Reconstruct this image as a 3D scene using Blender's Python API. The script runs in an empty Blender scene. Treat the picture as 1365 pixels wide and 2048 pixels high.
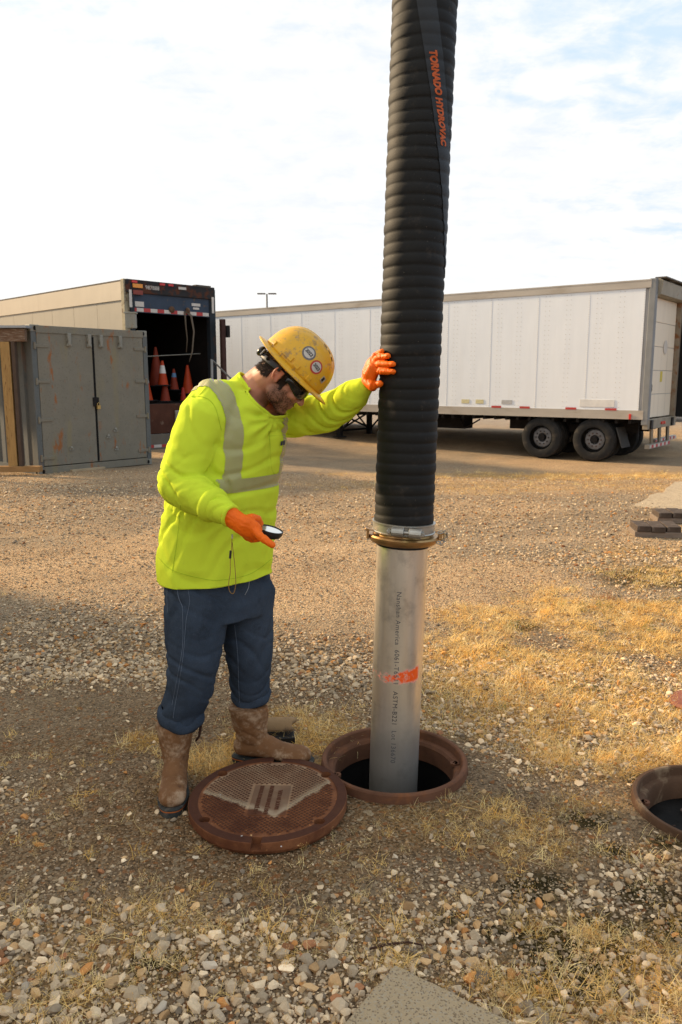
import bpy, bmesh, math, random
import numpy as np
from mathutils import Vector, Matrix, noise as mnoise
from mathutils.bvhtree import BVHTree
SC = bpy.context.scene
C = SC.collection
PI = math.pi
R = math.radians

# ------------------------------------------------------------------ camera
CAM_H, FPX, PITCH = 1.6, 1560.0, math.atan(264 / 1560.0)
cam_d = bpy.data.cameras.new('camera'); cam = bpy.data.objects.new('camera', cam_d); C.objects.link(cam)
cam.location = (0, 0, CAM_H); cam.rotation_euler = (PI / 2 - PITCH, 0, 0)
cam_d.sensor_fit = 'VERTICAL'; cam_d.sensor_height = 36.0; cam_d.lens = FPX / 2048 * 36
cam_d.clip_start = .05; cam_d.clip_end = 2000
cam_d.dof.use_dof = True; cam_d.dof.focus_distance = 3.05; cam_d.dof.aperture_fstop = 10
SC.camera = cam

# ------------------------------------------------------------------ node helper
class NT:
    def __init__(s, tree): s.t = tree
    def n(s, typ, ins=None, **kw):
        nd = s.t.nodes.new(typ)
        for k, v in kw.items(): setattr(nd, k, v)
        for k, v in (ins or {}).items():
            sock = nd.inputs[k]
            if isinstance(v, bpy.types.NodeSocket): s.t.links.new(v, sock)
            else:
                if hasattr(sock, 'default_value') and hasattr(sock.default_value, '__len__') and hasattr(v, '__len__') and len(sock.default_value) == 4 and len(v) == 3: v = (*v, 1)
                sock.default_value = v
        return nd
    def math(s, op, a, b=0.0, c=0.0, clamp=False):
        return s.n('ShaderNodeMath', {0: a, 1: b, 2: c}, operation=op, use_clamp=clamp).outputs[0]
    def mix(s, f, a, b, mode='MIX'):
        nd = s.n('ShaderNodeMix', {0: f, 6: a, 7: b}, data_type='RGBA', blend_type=mode)
        return nd.outputs[2]
    def noise(s, vec, scale, detail=4, rough=.55, dist=0):
        return s.n('ShaderNodeTexNoise', {'Vector': vec, 'Scale': scale, 'Detail': detail, 'Roughness': rough, 'Distortion': dist}).outputs[0]
    def ramp(s, f, a, b):   # smooth step a..b
        return s.n('ShaderNodeMapRange', {0: f, 1: a, 2: b}, interpolation_type='SMOOTHSTEP').outputs[0]
    def vec(s, v, scale=(1, 1, 1), loc=(0, 0, 0), rot=(0, 0, 0)):
        return s.n('ShaderNodeMapping', {'Vector': v, 'Scale': scale, 'Location': loc, 'Rotation': rot}).outputs[0]
    def bump(s, h, strength=.3, dist=.01, normal=None):
        i = {'Height': h, 'Strength': strength, 'Distance': dist}
        if normal is not None: i['Normal'] = normal
        return s.n('ShaderNodeBump', i).outputs[0]

# ------------------------------------------------------------------ world, sun, exposure
SUN_EL = R(24); SUN_DIR = Vector((-.87, .49, 0)).normalized() * math.cos(SUN_EL) + Vector((0, 0, math.sin(SUN_EL)))
W = bpy.data.worlds.new('World'); SC.world = W; W.use_nodes = True
wt = NT(W.node_tree); W.node_tree.nodes.clear()
sky = wt.n('ShaderNodeTexSky', sky_type='NISHITA', sun_disc=False, sun_elevation=SUN_EL,
           sun_rotation=math.atan2(SUN_DIR.x, SUN_DIR.y), air_density=1.0, dust_density=2.2)
tc = wt.n('ShaderNodeTexCoord').outputs['Generated']
sep = wt.n('ShaderNodeSeparateXYZ', {0: tc})
zz = wt.math('MAXIMUM', sep.outputs[2], .03)
px_ = wt.math('DIVIDE', sep.outputs[0], wt.math('ADD', zz, .18)); py_ = wt.math('DIVIDE', sep.outputs[1], wt.math('ADD', zz, .18))
cv = wt.n('ShaderNodeCombineXYZ', {0: px_, 1: py_, 2: 0.0}).outputs[0]
n1 = wt.noise(wt.vec(cv, (1, 1.5, 1), rot=(0, 0, .5)), 1.15, 3, .5, .2)
n2 = wt.noise(cv, 7.0, 8, .62, .25)
n3 = wt.noise(wt.vec(cv, (1, 2.6, 1), rot=(0, 0, -.3)), 3.1, 6, .6, .4)
side = wt.math('MULTIPLY', px_, .22)
cl = wt.math('SUBTRACT', wt.math('ADD', wt.math('ADD', wt.math('MULTIPLY', n1, .8), wt.math('MULTIPLY', n2, .58)), wt.math('MULTIPLY', n3, .36)), side)
hz = wt.ramp(zz, .42, .10)
mask = wt.ramp(wt.math('ADD', cl, wt.math('MULTIPLY', hz, .4)), .66, .96)
mask = wt.math('MAXIMUM', mask, .15)
ctex = wt.ramp(wt.math('ADD', wt.math('MULTIPLY', n2, .6), wt.math('MULTIPLY', n3, .4)), .33, .66)
cloud = wt.mix(ctex, (.80, .835, .88), (.955, .945, .925))
cloud = wt.mix(wt.ramp(sep.outputs[0], -.05, -.45), cloud, (.965, .955, .93))
cloud = wt.mix(wt.ramp(sep.outputs[2], .22, .02), cloud, (.91, .905, .88))
blue = wt.n('ShaderNodeVectorMath', {0: wt.mix(.45, sky.outputs[0], (5.2, 7.3, 10)), 1: (.10, .10, .098)}, operation='MULTIPLY').outputs[0]
blue = wt.mix(1.0, blue, (.58, .74, .95), 'LIGHTEN')
col = wt.mix(mask, blue, cloud)
bg = wt.n('ShaderNodeBackground', {'Color': col, 'Strength': .73})
wo = wt.n('ShaderNodeOutputWorld', {'Surface': bg.outputs[0]})
sun_d = bpy.data.lights.new('sun', 'SUN'); sun = bpy.data.objects.new('sun', sun_d); C.objects.link(sun)
sun_d.energy = 4.9; sun_d.color = (1, .75, .46); sun_d.angle = R(5)
sun.rotation_euler = SUN_DIR.to_track_quat('Z', 'Y').to_euler(); sun.location = (-6, 6, 12)
SC.view_settings.view_transform = 'Standard'; SC.view_settings.look = 'None'
SC.view_settings.exposure = 0.64; SC.view_settings.gamma = 1.0; SC.view_settings.use_curve_mapping = False
SC.render.engine = 'CYCLES'

# ------------------------------------------------------------------ geometry helpers
CP, SP = math.cos(PITCH), math.sin(PITCH)
def P(px, py, Y):
    w = 1024 - py; f = FPX * CP + w * SP; u = w * CP - FPX * SP
    return Vector(((px - 682.5) / f * Y, Y, CAM_H + u / f * Y))
def G(px, py, z=0.0):
    w = 1024 - py; f = FPX * CP + w * SP; u = w * CP - FPX * SP
    Y = (z - CAM_H) * f / u
    return Vector(((px - 682.5) / f * Y, Y, z))
def frame(az):   # az measured from +y toward +x, unit vector
    return Vector((math.sin(R(az)), math.cos(R(az)), 0))

class MB:
    def __init__(s): s.v = []; s.f = []; s.m = []
    def add(s, vs, fs, mi=0, M=None):
        o = len(s.v)
        s.v += [tuple(M @ Vector(v)) if M else tuple(v) for v in vs]
        s.f += [tuple(i + o for i in f) for f in fs]; s.m += [mi] * len(fs); return s
    def box(s, c, d, M=None, mi=0):
        x, y, z = c; a, b, e = d[0] / 2, d[1] / 2, d[2] / 2
        vs = [(x + i * a, y + j * b, z + k * e) for i in (-1, 1) for j in (-1, 1) for k in (-1, 1)]
        fs = [(0, 1, 3, 2), (4, 6, 7, 5), (0, 4, 5, 1), (2, 3, 7, 6), (0, 2, 6, 4), (1, 5, 7, 3)]
        return s.add(vs, fs, mi, M)
    def tube(s, pts, r, n=12, caps=True, mi=0, M=None, asp=None, up=None):
        pts = [Vector(p) for p in pts]; k = len(pts)
        rr = [r] * k if isinstance(r, (int, float)) else list(r)
        asp = [1] * k if asp is None else ([asp] * k if isinstance(asp, (int, float)) else asp)
        T = [(pts[min(i + 1, k - 1)] - pts[max(i - 1, 0)]).normalized() for i in range(k)]
        a = Vector(up) if up is not None else (Vector((0, 0, 1)) if abs(T[0].z) < .9 else Vector((1, 0, 0)))
        vs = []; fs = []
        for i in range(k):
            a = (a - T[i] * a.dot(T[i])).normalized(); b = T[i].cross(a)
            for j in range(n):
                t = 2 * PI * j / n
                vs.append(pts[i] + a * (rr[i] * math.cos(t)) + b * (rr[i] * asp[i] * math.sin(t)))
        for i in range(k - 1):
            for j in range(n):
                j2 = (j + 1) % n; fs.append((i * n + j, i * n + j2, (i + 1) * n + j2, (i + 1) * n + j))
        if caps: fs.append(tuple(reversed(range(n)))); fs.append(tuple((k - 1) * n + j for j in range(n)))
        return s.add(vs, fs, mi, M)
    def rtube(s, pts, r, n=14, M=None, asp=None, up=None):   # tube with rounded ends
        pts = [Vector(p) for p in pts]; k = len(pts)
        rr = [r] * k if isinstance(r, (int, float)) else list(r)
        aa = [1] * k if asp is None else ([asp] * k if isinstance(asp, (int, float)) else list(asp))
        d0 = (pts[0] - pts[1]).normalized(); d1 = (pts[-1] - pts[-2]).normalized()
        P0 = [pts[0] + d0 * rr[0] * q for q in (.97, .8, .45)]; R0 = [rr[0] * q for q in (.22, .6, .89)]
        P1 = [pts[-1] + d1 * rr[-1] * q for q in (.45, .8, .97)]; R1 = [rr[-1] * q for q in (.89, .6, .22)]
        return s.tube(P0 + pts + P1, R0 + rr + R1, n, True, 0, M, [aa[0]] * 3 + aa + [aa[-1]] * 3, up)
    def ell(s, c, r, B=None, n=20, m=12):
        B = B or Matrix.Identity(3); vs = []; fs = []
        for i in range(1, m):
            th = PI * i / m
            for j in range(n):
                ph = 2 * PI * j / n
                vs.append(Vector(c) + B @ Vector((r[0] * math.sin(th) * math.cos(ph), r[1] * math.sin(th) * math.sin(ph), r[2] * math.cos(th))))
        vs.append(Vector(c) + B @ Vector((0, 0, r[2]))); vs.append(Vector(c) - B @ Vector((0, 0, r[2]))); t = len(vs) - 2
        for i in range(m - 2):
            for j in range(n):
                j2 = (j + 1) % n; fs.append((i * n + j, (i + 1) * n + j, (i + 1) * n + j2, i * n + j2))
        for j in range(n):
            j2 = (j + 1) % n; fs.append((t, j, j2)); fs.append((t + 1, (m - 2) * n + j2, (m - 2) * n + j))
        return s.add(vs, fs)
    def lathe(s, prof, n=32, M=None, mi=0, caps=(False, False), arc=None):
        vs = []; fs = []; k = len(prof); full = arc is None; a0, a1 = arc or (0, 2 * PI); nn = n if full else n + 1
        for r, z in prof:
            for j in range(nn):
                t = a0 + (a1 - a0) * j / n; vs.append((r * math.cos(t), r * math.sin(t), z))
        for i in range(k - 1):
            for j in range(n):
                j2 = (j + 1) % nn; fs.append((i * nn + j, i * nn + j2, (i + 1) * nn + j2, (i + 1) * nn + j))
        if caps[0]: fs.append(tuple(reversed(range(nn))))
        if caps[1]: fs.append(tuple((k - 1) * nn + j for j in range(nn)))
        return s.add(vs, fs, mi, M)
    def prism(s, poly, z0, z1, M=None, mi=0):
        n = len(poly); vs = [(x, y, z0) for x, y in poly] + [(x, y, z1) for x, y in poly]
        fs = [tuple(reversed(range(n))), tuple(range(n, 2 * n))] + [(i, (i + 1) % n, n + (i + 1) % n, n + i) for i in range(n)]
        return s.add(vs, fs, mi, M)
    def mesh(s, name, smooth=False):
        me = bpy.data.meshes.new(name); me.from_pydata(s.v, [], s.f); me.validate()
        if any(s.m) and len(me.polygons) == len(s.m): me.polygons.foreach_set('material_index', s.m)
        if smooth: me.shade_smooth()
        return me

def put(name, me, mat, parent=None, smooth=None, bevel=0, M=None, kind=None, label=None):
    if isinstance(me, MB): me = me.mesh(name, bool(smooth))
    mats = mat if isinstance(mat, (list, tuple)) else [mat]
    if not me.materials:
        for m in mats: me.materials.append(m)
    o = bpy.data.objects.new(name, me); C.objects.link(o)
    if parent: o.parent = parent
    if M is not None: o.matrix_local = M
    if bevel:
        b = o.modifiers.new('bevel', 'BEVEL'); b.width = bevel; b.segments = 2; b.limit_method = 'ANGLE'; b.angle_limit = R(40)
    if smooth == 'auto':
        me.shade_smooth()
        try: me.set_sharp_from_angle(angle=R(35))
        except Exception: pass
    if kind: o['kind'] = kind
    if label: o['label'] = label
    return o
def tag(o, label, cat, group=None):
    o['label'] = label; o['category'] = cat
    if group: o['group'] = group
    return o
def thing(name, label, cat, loc=(0, 0, 0), rotz=0, group=None):
    o = bpy.data.objects.new(name, None); C.objects.link(o); o.location = loc; o.rotation_euler = (0, 0, rotz)
    return tag(o, label, cat, group)
def remesh(mb, voxel, it=6, fac=.5):
    me = mb.mesh('tmp'); o = bpy.data.objects.new('tmp', me); C.objects.link(o)
    m = o.modifiers.new('r', 'REMESH'); m.mode = 'VOXEL'; m.voxel_size = voxel
    if it: m2 = o.modifiers.new('s', 'SMOOTH'); m2.iterations = it; m2.factor = fac
    dg = bpy.context.evaluated_depsgraph_get(); dg.update()
    out = bpy.data.meshes.new_from_object(o.evaluated_get(dg)); bpy.data.objects.remove(o); bpy.data.meshes.remove(me)
    out.materials.clear(); out.shade_smooth(); return out
def applied(me, setup):
    o = bpy.data.objects.new('tmp', me); C.objects.link(o); helpers = setup(o) or []
    dg = bpy.context.evaluated_depsgraph_get(); dg.update()
    out = bpy.data.meshes.new_from_object(o.evaluated_get(dg)); bpy.data.objects.remove(o)
    for h in helpers: bpy.data.objects.remove(h)
    return out
def text_geo(s, size, extrude=0.0, spacing=1.0, align='CENTER', bold=0.0):
    cu = bpy.data.curves.new('t', 'FONT'); cu.body = s; cu.size = size; cu.extrude = extrude; cu.space_character = spacing
    cu.align_x = align; cu.align_y = 'CENTER'; cu.resolution_u = 3; cu.offset = bold
    o = bpy.data.objects.new('t', cu); C.objects.link(o); dg = bpy.context.evaluated_depsgraph_get(); dg.update()
    me = bpy.data.meshes.new_from_object(o.evaluated_get(dg)); bpy.data.objects.remove(o)
    bm = bmesh.new(); bm.from_mesh(me); bmesh.ops.triangulate(bm, faces=bm.faces[:])
    vs = [v.co.copy() for v in bm.verts]; fs = [tuple(v.index for v in f.verts) for f in bm.faces]; bm.free(); bpy.data.meshes.remove(me)
    return vs, fs
def curve(pts, k=6):   # Catmull-Rom through the points
    pts = [Vector(p) for p in pts]; out = []
    for i in range(len(pts) - 1):
        p0, p1, p2, p3 = pts[max(i - 1, 0)], pts[i], pts[i + 1], pts[min(i + 2, len(pts) - 1)]
        for j in range(k):
            t = j / k; out.append(.5 * ((2 * p1) + (p2 - p0) * t + (2 * p0 - 5 * p1 + 4 * p2 - p3) * t * t + (3 * p1 - p0 - 3 * p2 + p3) * t ** 3))
    out.append(pts[-1]); return out
def basis(x, y, z, o=(0, 0, 0)):
    return Matrix(((x[0], y[0], z[0], o[0]), (x[1], y[1], z[1], o[1]), (x[2], y[2], z[2], o[2]), (0, 0, 0, 1)))
def nz(v, s=1.0, o=0.0): return mnoise.noise(Vector(v) * s + Vector((o, o * .7, -o)))
def sstep(a, b, x):
    t = np.clip((x - a) / (b - a), 0, 1); return t * t * (3 - 2 * t)

# ------------------------------------------------------------------ materials
MC = {}
def M(name, col, rough=.6, metal=0.0, var=.12, vs=6.0, bump=.0, bs=60, col2=None, thr=(.55, .7), s2=5.0, bd=.004, stretch=(1, 1, 1), spec=None):
    if name in MC: return MC[name]
    m = bpy.data.materials.new(name); m.use_nodes = True; t = NT(m.node_tree); m.node_tree.nodes.clear()
    oc = t.vec(t.n('ShaderNodeTexCoord').outputs['Object'], stretch)
    f = t.noise(oc, vs, 5)
    c = t.mix(f, tuple(max(x * (1 - var * 2), 0) for x in col), tuple(min(x * (1 + var * 2), 1) for x in col))
    if col2: c = t.mix(t.ramp(t.noise(oc, s2, 6, .65, .3), *thr), c, col2)
    i = {'Base Color': c, 'Roughness': rough, 'Metallic': metal}
    i['Specular IOR Level'] = spec if spec is not None else (.12 if rough > .65 else .25 if rough > .45 else .5)
    if bump: i['Normal'] = t.bump(t.noise(oc, bs, 5, .6), bump, bd)
    b = t.n('ShaderNodeBsdfPrincipled', i); t.n('ShaderNodeOutputMaterial', {0: b.outputs[0]})
    MC[name] = m; return m
# ------------------------------------------------------------------ terrain
def gz(x, y):
    x = np.asarray(x, float); y = np.asarray(y, float)
    dip = -.27 * sstep(9.5, 17, y) * (1 - sstep(19.5, 25, y)) * (.30 + .70 * sstep(-4, 1, x))
    und = .010 * np.sin(x * 1.7 + .6 * y) * np.sin(y * 1.3 - .4 * x + 1) * sstep(3.9, 6, y)
    und += .02 * np.sin(x * .6 + 2) * np.sin(y * .5) * sstep(6, 10, y)
    return dip + und
def gz1(x, y): return float(gz(x, y))
HOLE = Vector((.222, 3.04, 0)); HOLE2 = Vector((1.405, 2.70, 0))
# maps of ground cover, all in metres on the ground; designed as soft blobs
rngn = np.random.default_rng(5)
def vnoise(x, y, s, seed=0):
    g = np.random.default_rng(100 + seed).random((64, 64))
    u = np.asarray(x) * s + 17.3; v = np.asarray(y) * s + 5.1
    i = np.floor(u).astype(int); j = np.floor(v).astype(int); a = u - i; b = v - j
    a = a * a * (3 - 2 * a); b = b * b * (3 - 2 * b); i %= 64; j %= 64; i2 = (i + 1) % 64; j2 = (j + 1) % 64
    return (g[i, j] * (1 - a) + g[i2, j] * a) * (1 - b) + (g[i, j2] * (1 - a) + g[i2, j2] * a) * b
def fbm(x, y, s, seed=0):
    return (vnoise(x, y, s, seed) * .5 + vnoise(x, y, s * 2.1, seed + 1) * .27 + vnoise(x, y, s * 4.3, seed + 2) * .15 + vnoise(x, y, s * 9, seed + 3) * .08)
def blob(x, y, px, py, rx, ry, soft=.5):
    c = G(px, py); d = np.sqrt(((x - c.x) / rx) ** 2 + ((y - c.y) / ry) ** 2)
    d = d + (fbm(x, y, 3.0, 9) - .5) * 1.0
    return 1 - sstep(1 - soft, 1 + soft, d)
def maps(x, y):
    z = np.zeros_like(x)
    # coarse gravel
    g = .35 + z
    g = np.maximum(g, blob(x, y, 120, 1800, .55, .75)); g = np.maximum(g, blob(x, y, 60, 1620, .3, .3))
    g = np.maximum(g, .95 * blob(x, y, 700, 1950, 1.6, .42)); g = np.maximum(g, .85 * blob(x, y, 1150, 1800, .8, .6))
    g = np.maximum(g, .9 * blob(x, y, 220, 1290, 1.1, .95)); g = np.maximum(g, .8 * blob(x, y, 700, 1330, .7, .55))
    g = np.maximum(g, .75 * blob(x, y, 1100, 1420, .9, .8)); g = np.maximum(g, .6 * blob(x, y, 1250, 1130, 1.3, 1.6))
    g = np.maximum(g, .55 * blob(x, y, 100, 1000, 4, 3)); g = np.maximum(g, .5 * blob(x, y, 900, 1030, 3, 2.4))
    # bare dirt
    d = blob(x, y, 480, 1650, 1.05, .46) * 1.0
    d = np.maximum(d, blob(x, y, 130, 1450, 1.0, .42)); d = np.maximum(d, .9 * blob(x, y, 900, 1650, .6, .34))
    d = np.maximum(d, .75 * blob(x, y, 720, 1170, 1.3, 1.0)); d = np.maximum(d, .8 * blob(x, y, 250, 1120, 1.7, .9))
    d = np.maximum(d, .7 * blob(x, y, 1000, 1170, .7, .9)); d = np.maximum(d, .6 * blob(x, y, 900, 960, 4.5, 1.3)); d = np.maximum(d, .6 * blob(x, y, 400, 945, 4.5, 1.1))
    # dry grass
    s = blob(x, y, 1090, 1380, .62, .75) * 1.0
    s = np.maximum(s, .95 * blob(x, y, 1260, 1240, .7, .7)); s = np.maximum(s, .8 * blob(x, y, 980, 1240, .35, .35)); s = np.maximum(s, .8 * blob(x, y, 950, 1330, .4, .45))
    s = np.maximum(s, .8 * blob(x, y, 1250, 1480, .5, .35)); s = np.maximum(s, .7 * blob(x, y, 1330, 1130, .8, .9))
    s = np.maximum(s, .9 * blob(x, y, 600, 1470, .26, .30)); s = np.maximum(s, .85 * blob(x, y, 450, 1520, .17, .14)); s = np.maximum(s, .8 * blob(x, y, 290, 1480, .16, .09))
    s = np.maximum(s, .6 * blob(x, y, 1250, 1970, .42, .22)); s = np.maximum(s, .28 * blob(x, y, 500, 1870, .6, .2)); s = np.maximum(s, .32 * blob(x, y, 900, 1930, .4, .12))
    s = np.maximum(s, .95 * blob(x, y, 1250, 930, 4.5, 1.0)); s = np.maximum(s, .6 * blob(x, y, 1050, 960, 3.5, 1.2))
    s = np.maximum(s, .3 * blob(x, y, 1150, 1650, .5, .2)); s = np.maximum(s, .3 * blob(x, y, 200, 2000, .4, .12))
    s = s * sstep(.34, .54, fbm(x, y, 5.0, 21) + s * .16)
    # moss
    m = np.zeros_like(x)
    for q in ((1060, 1780, .10, .06), (1180, 1640, .09, .05), (1270, 1560, .05, .04), (1330, 1690, .08, .05), (1160, 1900, .14, .10), (1230, 1700, .06, .05), (1150, 1960, .12, .07), (330, 1930, .09, .05), (1000, 1870, .08, .04), (1350, 1860, .10, .08), (1100, 1760, .05, .04), (1290, 1790, .1, .07), (1210, 1850, .08, .06), (900, 1840, .05, .03), (1330, 1160, .5, .35), (1050, 1250, .12, .10)):
        m = np.maximum(m, blob(x, y, *q, .6))
    return g, d, s, m

def build_ground():
    # rows densest near the camera; the sheet runs to the horizon
    ys = list(np.arange(.2, 6, .035)) + list(6 * 1.016 ** np.arange(0, 90)); ys += list(ys[-1] * 1.12 ** np.arange(1, 34)); ys = np.array([-60, -8, -1.5] + ys)
    xs0 = np.arange(-3.2, 3.2, .035); side = 3.2 * 1.06 ** np.arange(0, 95); xs = np.concatenate([-side[::-1], xs0[1:], side])
    X, Y = np.meshgrid(xs, ys); Z = gz(X, Y)
    Z = Z + (fbm(X, Y, 2.2, 3) - .5) * .018 * (Y > 0) + (fbm(X, Y, 9, 4) - .5) * .012 * (np.abs(X) < 4)
    for hc, rr in ((HOLE, .32), (HOLE2, .30)):
        d = np.hypot(X - hc.x, Y - hc.y); Z = Z - .0 + .012 * np.exp(-((d - rr) / .09) ** 2)
    ny, nx = X.shape
    V = np.stack([X, Y, Z], -1).reshape(-1, 3)
    idx = np.arange(nx * ny).reshape(ny, nx)
    F = np.stack([idx[:-1, :-1], idx[:-1, 1:], idx[1:, 1:], idx[1:, :-1]], -1).reshape(-1, 4)
    keep = np.ones(len(F), bool)
    for hc, rr in ((HOLE, .295), (HOLE2, .285)):
        dv = V[:, :2] - np.array([hc.x, hc.y]); rd = np.hypot(dv[:, 0], dv[:, 1]); ins = rd < rr
        keep &= ~ins[F].all(1)
        V[ins, :2] = np.array([hc.x, hc.y]) + dv[ins] / np.maximum(rd[ins], 1e-4)[:, None] * rr
    F = F[keep]
    me = bpy.data.meshes.new('ground'); me.from_pydata(V.tolist(), [], F.tolist()); me.shade_smooth()
    x, y = V[:, 0], V[:, 1]; g, d, s, m = maps(x, y)
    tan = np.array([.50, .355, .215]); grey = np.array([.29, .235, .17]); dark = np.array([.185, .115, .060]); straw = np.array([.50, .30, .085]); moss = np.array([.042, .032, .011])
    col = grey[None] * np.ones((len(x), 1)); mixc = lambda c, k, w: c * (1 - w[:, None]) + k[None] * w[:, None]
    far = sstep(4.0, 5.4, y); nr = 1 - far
    col = mixc(col, tan, d * far * .9); col = mixc(col, dark, d * nr * .95); col = mixc(col, dark * .9, nr * (1 - d) * .75)  # last mix darkens soil under near gravel, painting in the shaded gaps between stones
    lt = blob(x, y, 80, 1420, .7, .3) ; col = mixc(col, np.array([.25, .185, .12]), lt * .8)
    col = mixc(col, tan * .95, sstep(.42, .62, fbm(x, y, .5, 30)) * sstep(4, 7, y) * .7)
    col = mixc(col, straw, s * .7); col = mixc(col, moss, m * .95)
    for o_, w_ in ((7.2, .22), (8.9, .25), (10.6, .3), (12.2, .35)):
        tr = np.exp(-(((y - o_ - .16 * x - .25 * np.sin(x * .5 + o_)) / w_) ** 2)); col = mixc(col, np.array([.52, .38, .24]) if int(o_) % 2 else np.array([.22, .165, .115]), tr * .45 * (.5 + fbm(x, y, 1.2, 55)))
    col = mixc(col, np.array([.33, .30, .27]), sstep(24, 30, y))
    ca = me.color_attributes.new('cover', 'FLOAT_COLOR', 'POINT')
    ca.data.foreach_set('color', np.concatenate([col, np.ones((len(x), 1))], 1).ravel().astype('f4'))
    mt = bpy.data.materials.new('dirt_and_gravel'); mt.use_nodes = True; t = NT(mt.node_tree); mt.node_tree.nodes.clear()
    oc = t.n('ShaderNodeTexCoord').outputs['Object']; base = t.n('ShaderNodeAttribute', attribute_name='cover').outputs['Color']
    vo = t.n('ShaderNodeTexVoronoi', {'Vector': oc, 'Scale': 130.0, 'Randomness': 1.0}); vo2 = t.n('ShaderNodeTexVoronoi', {'Vector': oc, 'Scale': 62.0})
    sp = t.n('ShaderNodeSeparateColor', {0: vo.outputs['Color']}); sp2 = t.n('ShaderNodeSeparateColor', {0: vo2.outputs['Color']})
    c = t.mix(1.0, base, t.mix(sp.outputs[0], (.50, .50, .50), (1.55, 1.48, 1.38)), 'MULTIPLY')
    c = t.mix(t.math('MULTIPLY', t.ramp(sp.outputs[1], .84, .90), .6), c, (.38, .29, .18))
    c = t.mix(t.ramp(sp2.outputs[1], .84, .92), c, t.mix(sp2.outputs[0], (.20, .14, .085), (.42, .32, .20)))
    c = t.mix(t.math('MULTIPLY', t.ramp(sp2.outputs[2], .93, .96), .8), c, (.30, .13, .05))
    c = t.mix(1.0, c, t.mix(t.noise(oc, 1.3, 6, .65), (.6, .6, .62), (1.35, 1.3, 1.22)), 'MULTIPLY')
    h = t.math('ADD', t.math('MULTIPLY', vo.outputs['Distance'], -.5), t.math('ADD', t.math('MULTIPLY', vo2.outputs['Distance'], -1.0), t.noise(oc, 35, 8, .7)))
    b = t.n('ShaderNodeBsdfPrincipled', {'Base Color': c, 'Roughness': 1.0, 'Specular IOR Level': .04, 'Normal': t.bump(h, .8, .02)}); t.n('ShaderNodeOutputMaterial', {0: b.outputs[0]})
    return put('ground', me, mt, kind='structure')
ground = build_ground()

# ------------------------------------------------------------------ scattered gravel and dry grass (instanced stuff)
hidden = bpy.data.collections.new('sources')      # never linked to the scene
def source_col(name, meshes, mat):
    col = bpy.data.collections.new(name)
    for i, me in enumerate(meshes):
        me.materials.append(mat); o = bpy.data.objects.new('%s_%02d' % (name, i), me); col.objects.link(o)
    return col
def scatter(name, label, cat, pts, rot, scl, idx, shade, col):
    me = bpy.data.meshes.new(name); me.from_pydata(pts.tolist(), [], [])
    def at(n, ty, key, arr): me.attributes.new(n, ty, 'POINT').data.foreach_set(key, np.ascontiguousarray(arr).ravel())
    at('rot', 'FLOAT_VECTOR', 'vector', rot.astype('f4')); at('scl', 'FLOAT_VECTOR', 'vector', scl.astype('f4'))
    at('idx', 'INT', 'value', idx.astype('i4')); at('shade', 'FLOAT_COLOR', 'color', shade.astype('f4'))
    o = bpy.data.objects.new(name, me); C.objects.link(o)
    ng = bpy.data.node_groups.new(name + '_nodes', 'GeometryNodeTree')
    ng.interface.new_socket('Geometry', in_out='INPUT', socket_type='NodeSocketGeometry'); ng.interface.new_socket('Geometry', in_out='OUTPUT', socket_type='NodeSocketGeometry')
    n = ng.nodes; L = ng.links.new
    gi = n.new('NodeGroupInput'); go = n.new('NodeGroupOutput'); ip = n.new('GeometryNodeInstanceOnPoints'); ci = n.new('GeometryNodeCollectionInfo')
    ci.inputs[0].default_value = col; ci.inputs['Separate Children'].default_value = True; ci.inputs['Reset Children'].default_value = True
    def na(nm, ty):
        a = n.new('GeometryNodeInputNamedAttribute'); a.data_type = ty; a.inputs[0].default_value = nm; return a.outputs[0]
    L(gi.outputs[0], ip.inputs['Points']); L(ci.outputs[0], ip.inputs['Instance']); ip.inputs['Pick Instance'].default_value = True
    L(na('idx', 'INT'), ip.inputs['Instance Index']); e2r = n.new('FunctionNodeEulerToRotation'); L(na('rot', 'FLOAT_VECTOR'), e2r.inputs[0]); L(e2r.outputs[0], ip.inputs['Rotation'])
    L(na('scl', 'FLOAT_VECTOR'), ip.inputs['Scale']); L(ip.outputs[0], go.inputs[0])
    md = o.modifiers.new('scatter', 'NODES'); md.node_group = ng
    o['kind'] = 'stuff'; o['label'] = label; o['category'] = cat
    return o
def inst_mat(name, rough=.85, trans=False):
    m = bpy.data.materials.new(name); m.use_nodes = True; t = NT(m.node_tree); m.node_tree.nodes.clear()
    a = t.n('ShaderNodeAttribute', attribute_name='shade', attribute_type='INSTANCER').outputs['Color']
    oc = t.n('ShaderNodeTexCoord').outputs['Object']
    c = t.mix(1.0, a, t.mix(t.noise(oc, 3.5 if not trans else 20, 5, .6), (.7, .7, .7), (1.3, 1.28, 1.25)), 'MULTIPLY')
    b = t.n('ShaderNodeBsdfPrincipled', {'Base Color': c, 'Roughness': rough, 'Specular IOR Level': .1}); sh = b.outputs[0]
    if trans:
        tr = t.n('ShaderNodeBsdfTranslucent', {'Color': c}); sh = t.n('ShaderNodeMixShader', {0: .3, 1: b.outputs[0], 2: tr.outputs[0]}).outputs[0]
    t.n('ShaderNodeOutputMaterial', {0: sh}); return m
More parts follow.
